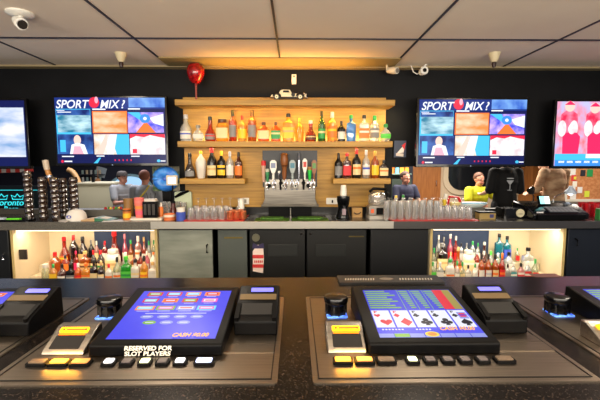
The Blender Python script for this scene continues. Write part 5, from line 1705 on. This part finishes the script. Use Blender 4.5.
    for s_ in 'lr':
        sh_, el, wr = V['sh' + s_], V['el' + s_], V['wr' + s_]
        capsule(m, V['neck'] - Vector((0, 0, 0.065)), sh_, 0.066, 0.074)
        if sleeve < 1:
            capsule(m, sh_, sh_.lerp(el, sleeve), 0.074, 0.068)
        else:
            capsule(m, sh_, el, 0.072, 0.056)
            capsule(m, el, el.lerp(wr, 0.92), 0.056, 0.040)
    sh_o = m.build('shirt', shirt if not isinstance(shirt, tuple) else C(shirt, 0.8), T)
    remesh(sh_o, 0.011, 3)
    m = MB()
    capsule(m, V['pelvis'] + Vector((0, 0, 0.03)), V['pelvis'] - Vector((0, 0, 0.02)), 0.138, 0.140, 16, (1.12, 0.92))
    for s_ in 'lr':
        capsule(m, V['hp' + s_], V['kn' + s_], 0.102, 0.074)
        capsule(m, V['kn' + s_], V['an' + s_] + Vector((0, 0, 0.02)), 0.072, 0.058)
    tr = m.build('trousers', C(trousers, 0.8), T)
    remesh(tr, 0.012, 2)
    for s_ in 'lr':
        an_ = V['an' + s_]
        m = MB()
        capsule(m, an_ + Vector((0, 0.035, -0.035)), an_ + Vector((0, -0.16, -0.045)), 0.046, 0.036, 12, (1, 1))
        o = m.build('shoe', C((30, 28, 28), 0.5), T)
    if hair:
        m = MB()
        m.ball(H + Vector((0, 0.030, 0.038)), 0.100, 18, 0, (0.90, 1.02, 0.98), 12)
        hv = m.v
        ho = m.build('hair', C(hair, 0.7, 0), T)
        # cut the face side away
        me = ho.data
        bm = bmesh.new()
        bm.from_mesh(me)
        dead = [v for v in bm.verts if (v.co.y < H.y - 0.045 and v.co.z < H.z + 0.062) or v.co.z < H.z - 0.06 or (abs(v.co.x - H.x) > 0.07 and v.co.z < H.z + 0.01 and v.co.y < H.y + 0.02)]
        bmesh.ops.delete(bm, geom=dead, context='VERTS')
        bm.to_mesh(me)
        bm.free()
        so = ho.modifiers.new('thick', 'SOLIDIFY')
        so.thickness = 0.012
    if cap_:
        m = MB().lathe([(0.098, 0.0), (0.099, 0.03), (0.085, 0.07), (0.05, 0.092), (0.0005, 0.098)], H + Vector((0, 0.018, 0.038)), 20, cap=False)
        m.rbox((H.x - 0.07, H.y - 0.17, H.z + 0.040), (H.x + 0.07, H.y - 0.05, H.z + 0.048), 0.03)
        m.build('cap', C(cap_, 0.7), T)
    return T


def stool(px, Y, h, lb, rz=0):
    T = thing('bar_stool', lb, 'stool', (X(px, Y), Y, 0), (0, 0, rz))
    MB().lathe([(0.17, h - 0.06), (0.18, h - 0.03), (0.16, h)], n=20).build('seat', C((30, 26, 26), 0.5), T)
    for sx in (-1, 1):
        for sy in (-1, 1):
            MB().tube([(sx * 0.11, sy * 0.11, h - 0.05), (sx * 0.17, sy * 0.17, 0)], 0.014).build('leg', CHROME, T)
    MB().tube([(0.145 * math.cos(2 * PI * i / 16), 0.145 * math.sin(2 * PI * i / 16), 0.28) for i in range(17)], 0.008, 6).build('foot_ring', CHROME, T)
    return T


SIT = dict(hpl=(-0.10, 0.0, 0.0), hpr=(0.10, 0.0, 0.0))


def sitJ(hz, arms=None, lean=0.0):
    """seated, hip height hz"""
    o = hz - 0.92
    J = dict(head=(0, -0.02 - lean, 1.605 + o), neck=(0, 0.01 - lean * 0.8, 1.46 + o), chest=(0, -lean * 0.5, 1.28 + o), waist=(0, 0, 1.08 + o), pelvis=(0, 0, 0.95 + o),
             shl=(-0.19, -lean * 0.7, 1.41 + o), shr=(0.19, -lean * 0.7, 1.41 + o),
             hpl=(-0.09, 0, hz), hpr=(0.09, 0, hz), knl=(-0.13, -0.42, hz - 0.03), knr=(0.13, -0.42, hz - 0.03), anl=(-0.13, -0.36, hz - 0.45), anr=(0.13, -0.36, hz - 0.45))
    J.update(dict(ell=(-0.26, -0.10 - lean, 1.14 + o), elr=(0.26, -0.10 - lean, 1.14 + o), wrl=(-0.16, -0.34 - lean, 1.17 + o), wrr=(0.16, -0.34 - lean, 1.17 + o)))
    if arms:
        J.update(arms)
    return J


# yellow T-shirt: sits facing the camera, one hand raised
Y1 = 6.9
hz = 0.57
stool(479, Y1, hz - 0.10, 'dark stool under the person in the yellow T-shirt')
# raised hand (camera right)
T = person('seated person in yellow T-shirt facing the camera with one hand raised', (X(478, Y1), Y1, 0), 0.12,
           sitJ(hz, dict(elr=(0.32, -0.06, 0.88), wrr=(0.37, -0.20, 1.10))), (196, 200, 22), (60, 60, 70), (92, 56, 36), (226, 156, 128), None, 0.6)
# black shirt with a cocktail glass print on the back, standing with back to the camera
Y2 = 5.6
T = person('person in black T-shirt with cocktail glass print, back to the camera', (X(504.5, Y2), Y2, 0), PI - 0.1,
           dict(head=(0, -0.06, 1.58), shl=(-0.17, 0, 1.41), shr=(0.17, 0, 1.41), ell=(-0.22, -0.02, 1.14), elr=(0.22, -0.0, 1.14), wrl=(-0.20, -0.24, 1.10), wrr=(0.22, -0.24, 1.08)), (7, 7, 9), (20, 20, 26), (120, 116, 110), (220, 168, 140), None, 0.95)
for c_ in [c for c in T.children if c.name.startswith('shirt')]:
    gm = MB()
    y0 = 0.158
    k = C((205, 208, 212), 0.6)
    gm.prism([(-0.05, 1.30), (0.05, 1.30), (0.004, 1.235), (-0.004, 1.235)], y0 - 0.012, y0, 'y')
    gm.box((-0.004, y0 - 0.012, 1.16), (0.004, y0, 1.24)).box((-0.03, y0 - 0.02, 1.153), (0.03, y0 - 0.004, 1.161))
    gm.box((-0.045, y0 - 0.010, 1.32), (0.045, y0, 1.335))
    gm.build('cocktail_print', k, c_, (-0.0, 0.0, 0))
# tan shirt, leaning, back to the camera
T = person('person in tan shirt leaning behind the cash register, back to the camera', (X(553, 5.8), 5.8, 0), PI + 0.2,
           dict(head=(0.05, -0.16, 1.56), neck=(0.03, -0.06, 1.44), ell=(-0.25, -0.06, 1.14), elr=(0.25, -0.06, 1.14), wrl=(-0.18, -0.26, 1.08), wrr=(0.18, -0.26, 1.08)),
           M('tan_shirt', (140, 92, 60), 0.8, noise=((214, 176, 138), (5, 5, 9), 0.35, 0.65)), (90, 60, 44), (110, 70, 44), (222, 170, 140), None, 1.2)
# navy person far left of the door
Y3 = 7.2
stool(404.5, Y3, 0.49, 'dark stool under the person in navy left of the wooden door')
person('seated person in navy shirt far back, left of the wooden door', (X(404.5, Y3), Y3, 0), 0.3, sitJ(0.59), (26, 30, 58), (40, 40, 50), (60, 40, 30), (200, 140, 116), None, 0.6)
# person with cap in grey shirt, left
Y4 = 7.4
stool(121, Y4, 0.50, 'dark stool under the person wearing the cap')
person('seated person wearing dark cap and grey shirt, turned to the side', (X(121, Y4), Y4, 0), 1.1, sitJ(0.59, None, 0.06), (150, 150, 152), (34, 40, 80), (70, 50, 40), (214, 152, 128), (70, 62, 58), 0.7)
# grey shirt with yellow strap seen from behind
Y5 = 6.6
stool(145.5, Y5, 0.52, 'dark stool under the person with the yellow strap')
T = person('seated person in light grey shirt with yellow strap, seen from behind', (X(145.5, Y5), Y5, 0), PI, sitJ(0.62), (168, 170, 176), (50, 50, 60), (134, 76, 56), (206, 140, 116), None, 0.8)
MB().tube([(-0.10, 0.07, 1.17), (-0.06, 0.135, 1.08), (0.02, 0.155, 0.98), (0.08, 0.155, 0.88), (0.12, 0.145, 0.78)], 0.012, 8).build('yellow_strap', C((230, 200, 50), 0.6), T)

# ------------------------------------------------------------------ far room furnishing
# right: cork board with papers, wooden frame
p0, p1 = at(566, 199, 7.5), at(640, 150, 7.5)
struct('wall_divider', MB().box((p0.x - 0.06, 7.52, 0), (6.9, 7.62, ZC)), C((200, 190, 176), 0.7))
T = thing('cork_board', 'large tan cork notice board with papers pinned on its edges', 'notice board', (p0.x, 7.5, p0.z))
w, h = p1.x - p0.x, p1.z - p0.z
MB().box((0, -0.01, 0), (w, 0.02, h)).build('board_surface', M('cork', (206, 142, 92), 0.8, noise=((186, 118, 70), (20, 20, 20), 0.4, 0.6)), T)
MB().box((0, -0.03, -0.05), (w, 0.02, 0)).box((-0.05, -0.03, -0.05), (0.0, 0.02, h)).build('board_frame', C((226, 220, 206), 0.5), T)
for i, (px, py, s_, rgb) in enumerate(((573, 172, 0.12, (230, 228, 222)), (574, 178, 0.10, (214, 60, 60)), (575, 184, 0.09, (240, 236, 220)), (572, 190, 0.14, (235, 232, 228)), (580, 190, 0.10, (235, 232, 228)), (587, 194, 0.10, (220, 230, 70)), (590, 173, 0.12, (40, 150, 80)), (583, 173, 0.1, (40, 40, 50)), (575, 178, 0.05, (230, 220, 70)), (573, 196, 0.12, (235, 232, 228)))):
    p = at(px, py, 7.48)
    s2 = s_ / 2
    flat([(rect(-s2, -s2 * 1.2, s2, s2 * 1.2), 0, i)], 'pinned_paper', T, (p.x - p0.x, -0.012, p.z - p0.z), None, [C(rgb, 0.7)], 'xz')
struct('trim_6', MB().box((X(556, 7.4), 7.36, 0), (X(563.5, 7.4), 7.46, ZC)), C((176, 196, 190), 0.4))

# food counter with lit shelf between shelves and door (far)
YF = 8.6
a, b = X(380, YF), X(411, YF)
T = thing('display_shelf', 'lit display shelf with orange and yellow packets, left of wooden door', 'shelf', (a, YF, 0))
zz = at(300, 179, YF).z
MB().box((0, 0, 0), (b - a, 0.4, zz)).box((0, 0.35, zz), (b - a, 0.4, 1.9)).build('shelf_case', C((40, 52, 44), 0.5), T)
for i, zq in enumerate((zz + 0.10, zz + 0.42)):
    MB().box((0, 0.0, zq), (b - a, 0.35, zq + 0.02)).build('shelf_board', C((120, 150, 140), 0.4), T)
MB().box((0, 0.02, zz + 0.30), (b - a, 0.04, zz + 0.33)).build('shelf_light', C((230, 245, 225), 0.3, 1.3), T)
cl_ = [(246, 150, 40), (250, 200, 60), (240, 120, 40), (120, 190, 220), (250, 180, 60), (250, 160, 50)]
for i in range(6):
    rgb = cl_[i]
    x = a + (b - a) * (i + 0.6) / 6.4
    tag(MB().rbox((-0.045, -0.03, 0), (0.045, 0.03, 0.14), 0.01).build('food_packet', C(rgb, 0.5, 0.25 if False else 0), None, (x, YF + 0.10, zz + 0.122)), '%s packet on the far display shelf, %s' % (('orange', 'yellow', 'dark orange', 'pale blue', 'golden', 'deep orange')[i], ('leftmost', 'second from left', 'third from left', 'fourth from left', 'fifth from left', 'rightmost')[i]), 'packet', 'packets on the far display shelf')

# left: neon sign reading TORONTO BEER behind the tumblers
YN = 6.3
p = at(1, 209, YN)
T = thing('neon_sign', 'cyan glowing sign with crown and two lines of lettering, far left', 'sign', (X(11, YN), YN, 0))
NE = C((60, 225, 235), 0.3, 0.9)
z1_, z2_ = at(0, 205.5, YN).z, at(0, 211, YN).z
MB().box((-0.52, 0.02, 0), (0.52, 0.08, at(0, 186, YN).z)).build('sign_board', C((20, 36, 42), 0.4), T)
text('sign_lettering', 'Toronto', 0.14, NE, T, (-0.30, 0.015, z1_), (PI / 2, 0, 0), 0.003, 0.25, 'LEFT', 1.0)
text('sign_lettering', 'Beer', 0.12, NE, T, (-0.14, 0.015, z2_ - 0.005), (PI / 2, 0, 0), 0.003, 0.1, 'LEFT', 1.0)
zc = at(0, 197, YN).z
k = MB()
for dx in (-0.16, 0.10):
    k.tube([(dx - 0.08, 0.012, zc - 0.04), (dx - 0.10, 0.012, zc + 0.03), (dx - 0.04, 0.012, zc), (dx, 0.012, zc + 0.05), (dx + 0.04, 0.012, zc), (dx + 0.10, 0.012, zc + 0.03), (dx + 0.08, 0.012, zc - 0.04), (dx - 0.08, 0.012, zc - 0.04)], 0.007, 6)
k.tube([(-0.3, 0.012, at(0, 189, YN).z - 0.02), (0.46, 0.012, at(0, 189, YN).z - 0.02), (0.46, 0.012, zc - 0.5)], 0.005, 6)
k.build('crown_outline', NE, T)

# left far: pizza-oven like cream counter with arch, round-top lit window, wall clutter
YO = 7.6
T = thing('cream_counter', 'cream serving counter with curved tan arch, behind the tumbler stacks', 'counter', (X(96, YO), YO, 0))
zz = at(0, 184, YO).z
MB().box((-0.34, 0, 0), (0.36, 0.5, zz)).build('counter_body', C((214, 204, 170), 0.6), T)
MB().box((-0.36, -0.03, zz), (0.38, 0.53, zz + 0.03)).build('counter_top', C((226, 216, 186), 0.5), T)
pts = [(-0.34 - 0.12 * (1 - math.cos(t)) * 0 - 0.42 * math.sin(t) + 0.0, 0.1, 0.9 + 0.66 * math.cos(t)) for t in [PI / 2 * i / 8 for i in range(9)]]
pts = [(-0.55 + 0.24 * math.sin(PI / 2 * i / 8), 0.05, zz + 0.28 - 0.60 * (1 - math.cos(PI / 2 * i / 8))) for i in range(9)]
MB().tube(pts, 0.05, 10).build('curved_arch', C((196, 150, 96), 0.5), T)
tag(MB().lathe([(0.03, 0), (0.035, 0.12), (0.012, 0.17), (0.012, 0.22)], n=12).build('dark_bottle', BLACK, None, (X(91, YO), YO + 0.12, zz + 0.03 - 0.0)), 'small black bottle standing on the cream serving counter', 'bottle')
for px, py, sz, lb, rgb in ((100.5, 172, 0.13, 'tilted white square paper on the dark far wall', (190, 200, 206)),):
    p = at(px, py, FY - 0.02)
    o = MB().box((-sz / 1, -0.01, -sz), (sz, 0, sz)).build('wall_paper_note', C(rgb, 0.6), None, (p.x, FY, p.z), (0, 0.3, 0))
    tag(o, lb, 'note')
p = at(98, 181, 9.6)
tag(MB().ball((0, 0, 0), 0.07).tube([(0, 0, 0.06), (0, 0, ZC - p.z)], 0.006, 6).build('pendant_globe', C((216, 150, 96), 0.5), None, (p.x, 9.6, p.z)), 'small tan globe pendant hanging over the cream counter', 'pendant')
# shelf with small white jars on the dark wall
p = at(90, 182, 9.8)
T = thing('wall_rack', 'rack of small pale jars on the dark far wall above cream counter', 'rack', (p.x, 9.8, p.z))
MB().box((-0.3, 0, 0), (0.3, 0.19, 0.02)).box((-0.3, 0, 0.18), (0.3, 0.19, 0.20)).build('rack_boards', C((70, 70, 76), 0.5), T)
for j in range(2):
    for i in range(5):
        MB().cyl((-0.22 + i * 0.11, 0.08, 0.021 + j * 0.18), 0.03, 0.10, 10).build('small_jar', C(((200, 196, 186), (150, 170, 160), (214, 190, 150))[(i + j) % 3], 0.4), T)

# round-topped bright window on the far left wall
p = at(131, 186, FY)
o = struct('window_2', MB().prism([(p.x + 0.62 * math.cos(t), p.z - 0.18 + 0.50 * math.sin(t)) for t in [PI * i / 16 for i in range(17)]] + [(p.x - 0.62, p.z - 0.5), (p.x + 0.62, p.z - 0.5)], FY - 0.05, FY, 'y'), C((150, 190, 200), 0.5))
MB().prism([(p.x + 0.55 * math.cos(t), p.z - 0.18 + 0.43 * math.sin(t)) for t in [PI * i / 16 for i in range(17)]] + [(p.x - 0.55, p.z - 0.45), (p.x + 0.55, p.z - 0.45)], FY - 0.06, FY - 0.045, 'y').build('window_pane', C((150, 190, 220), 0.3, 0.9), o)
# booth partition, dark blue
tag(MB().rbox((-0.9, -0.06, 0), (0.9, 0.06, 0.98), 0.03).build('booth_partition', C((24, 28, 60), 0.5), None, (X(114, 8.2), 8.2, 0)), 'dark blue booth partition behind the person wearing the cap', 'partition')
tag(MB().rbox((-0.17, -0.02, 0), (0.17, 0.02, 0.33), 0.02, 0, 'y').box((-0.02, 0, -1.18), (0.02, 0.03, 0.02)).build('poster_board', M('green_poster', (60, 120, 60), 0.5, noise=((214, 200, 170), (9, 9, 9), 0.4, 0.6)), None, (X(167, 5.0), 5.0, 1.18)), 'green and pale patterned board behind the blue ring', 'board')
# striped red and white awning strip seen far left top
p = at(6, 171, 8.5)
T = thing('striped_awning', 'red and white striped awning strip at the far left', 'awning', (p.x, 8.5, p.z))
for i in range(10):
    MB().box((-0.5 + i * 0.1, 0, -0.05 + i * 0.003), (-0.4 + i * 0.1, 0.15, 0.05 + i * 0.003)).build('awning_stripe', C((214, 60, 50) if i % 2 else (226, 214, 200), 0.6), T)
for x in (-0.5, 0.5):
    MB().tube([(x, 0.1, 0), (x, 0.1, -p.z)], 0.02).build('awning_post', BLACK, T)
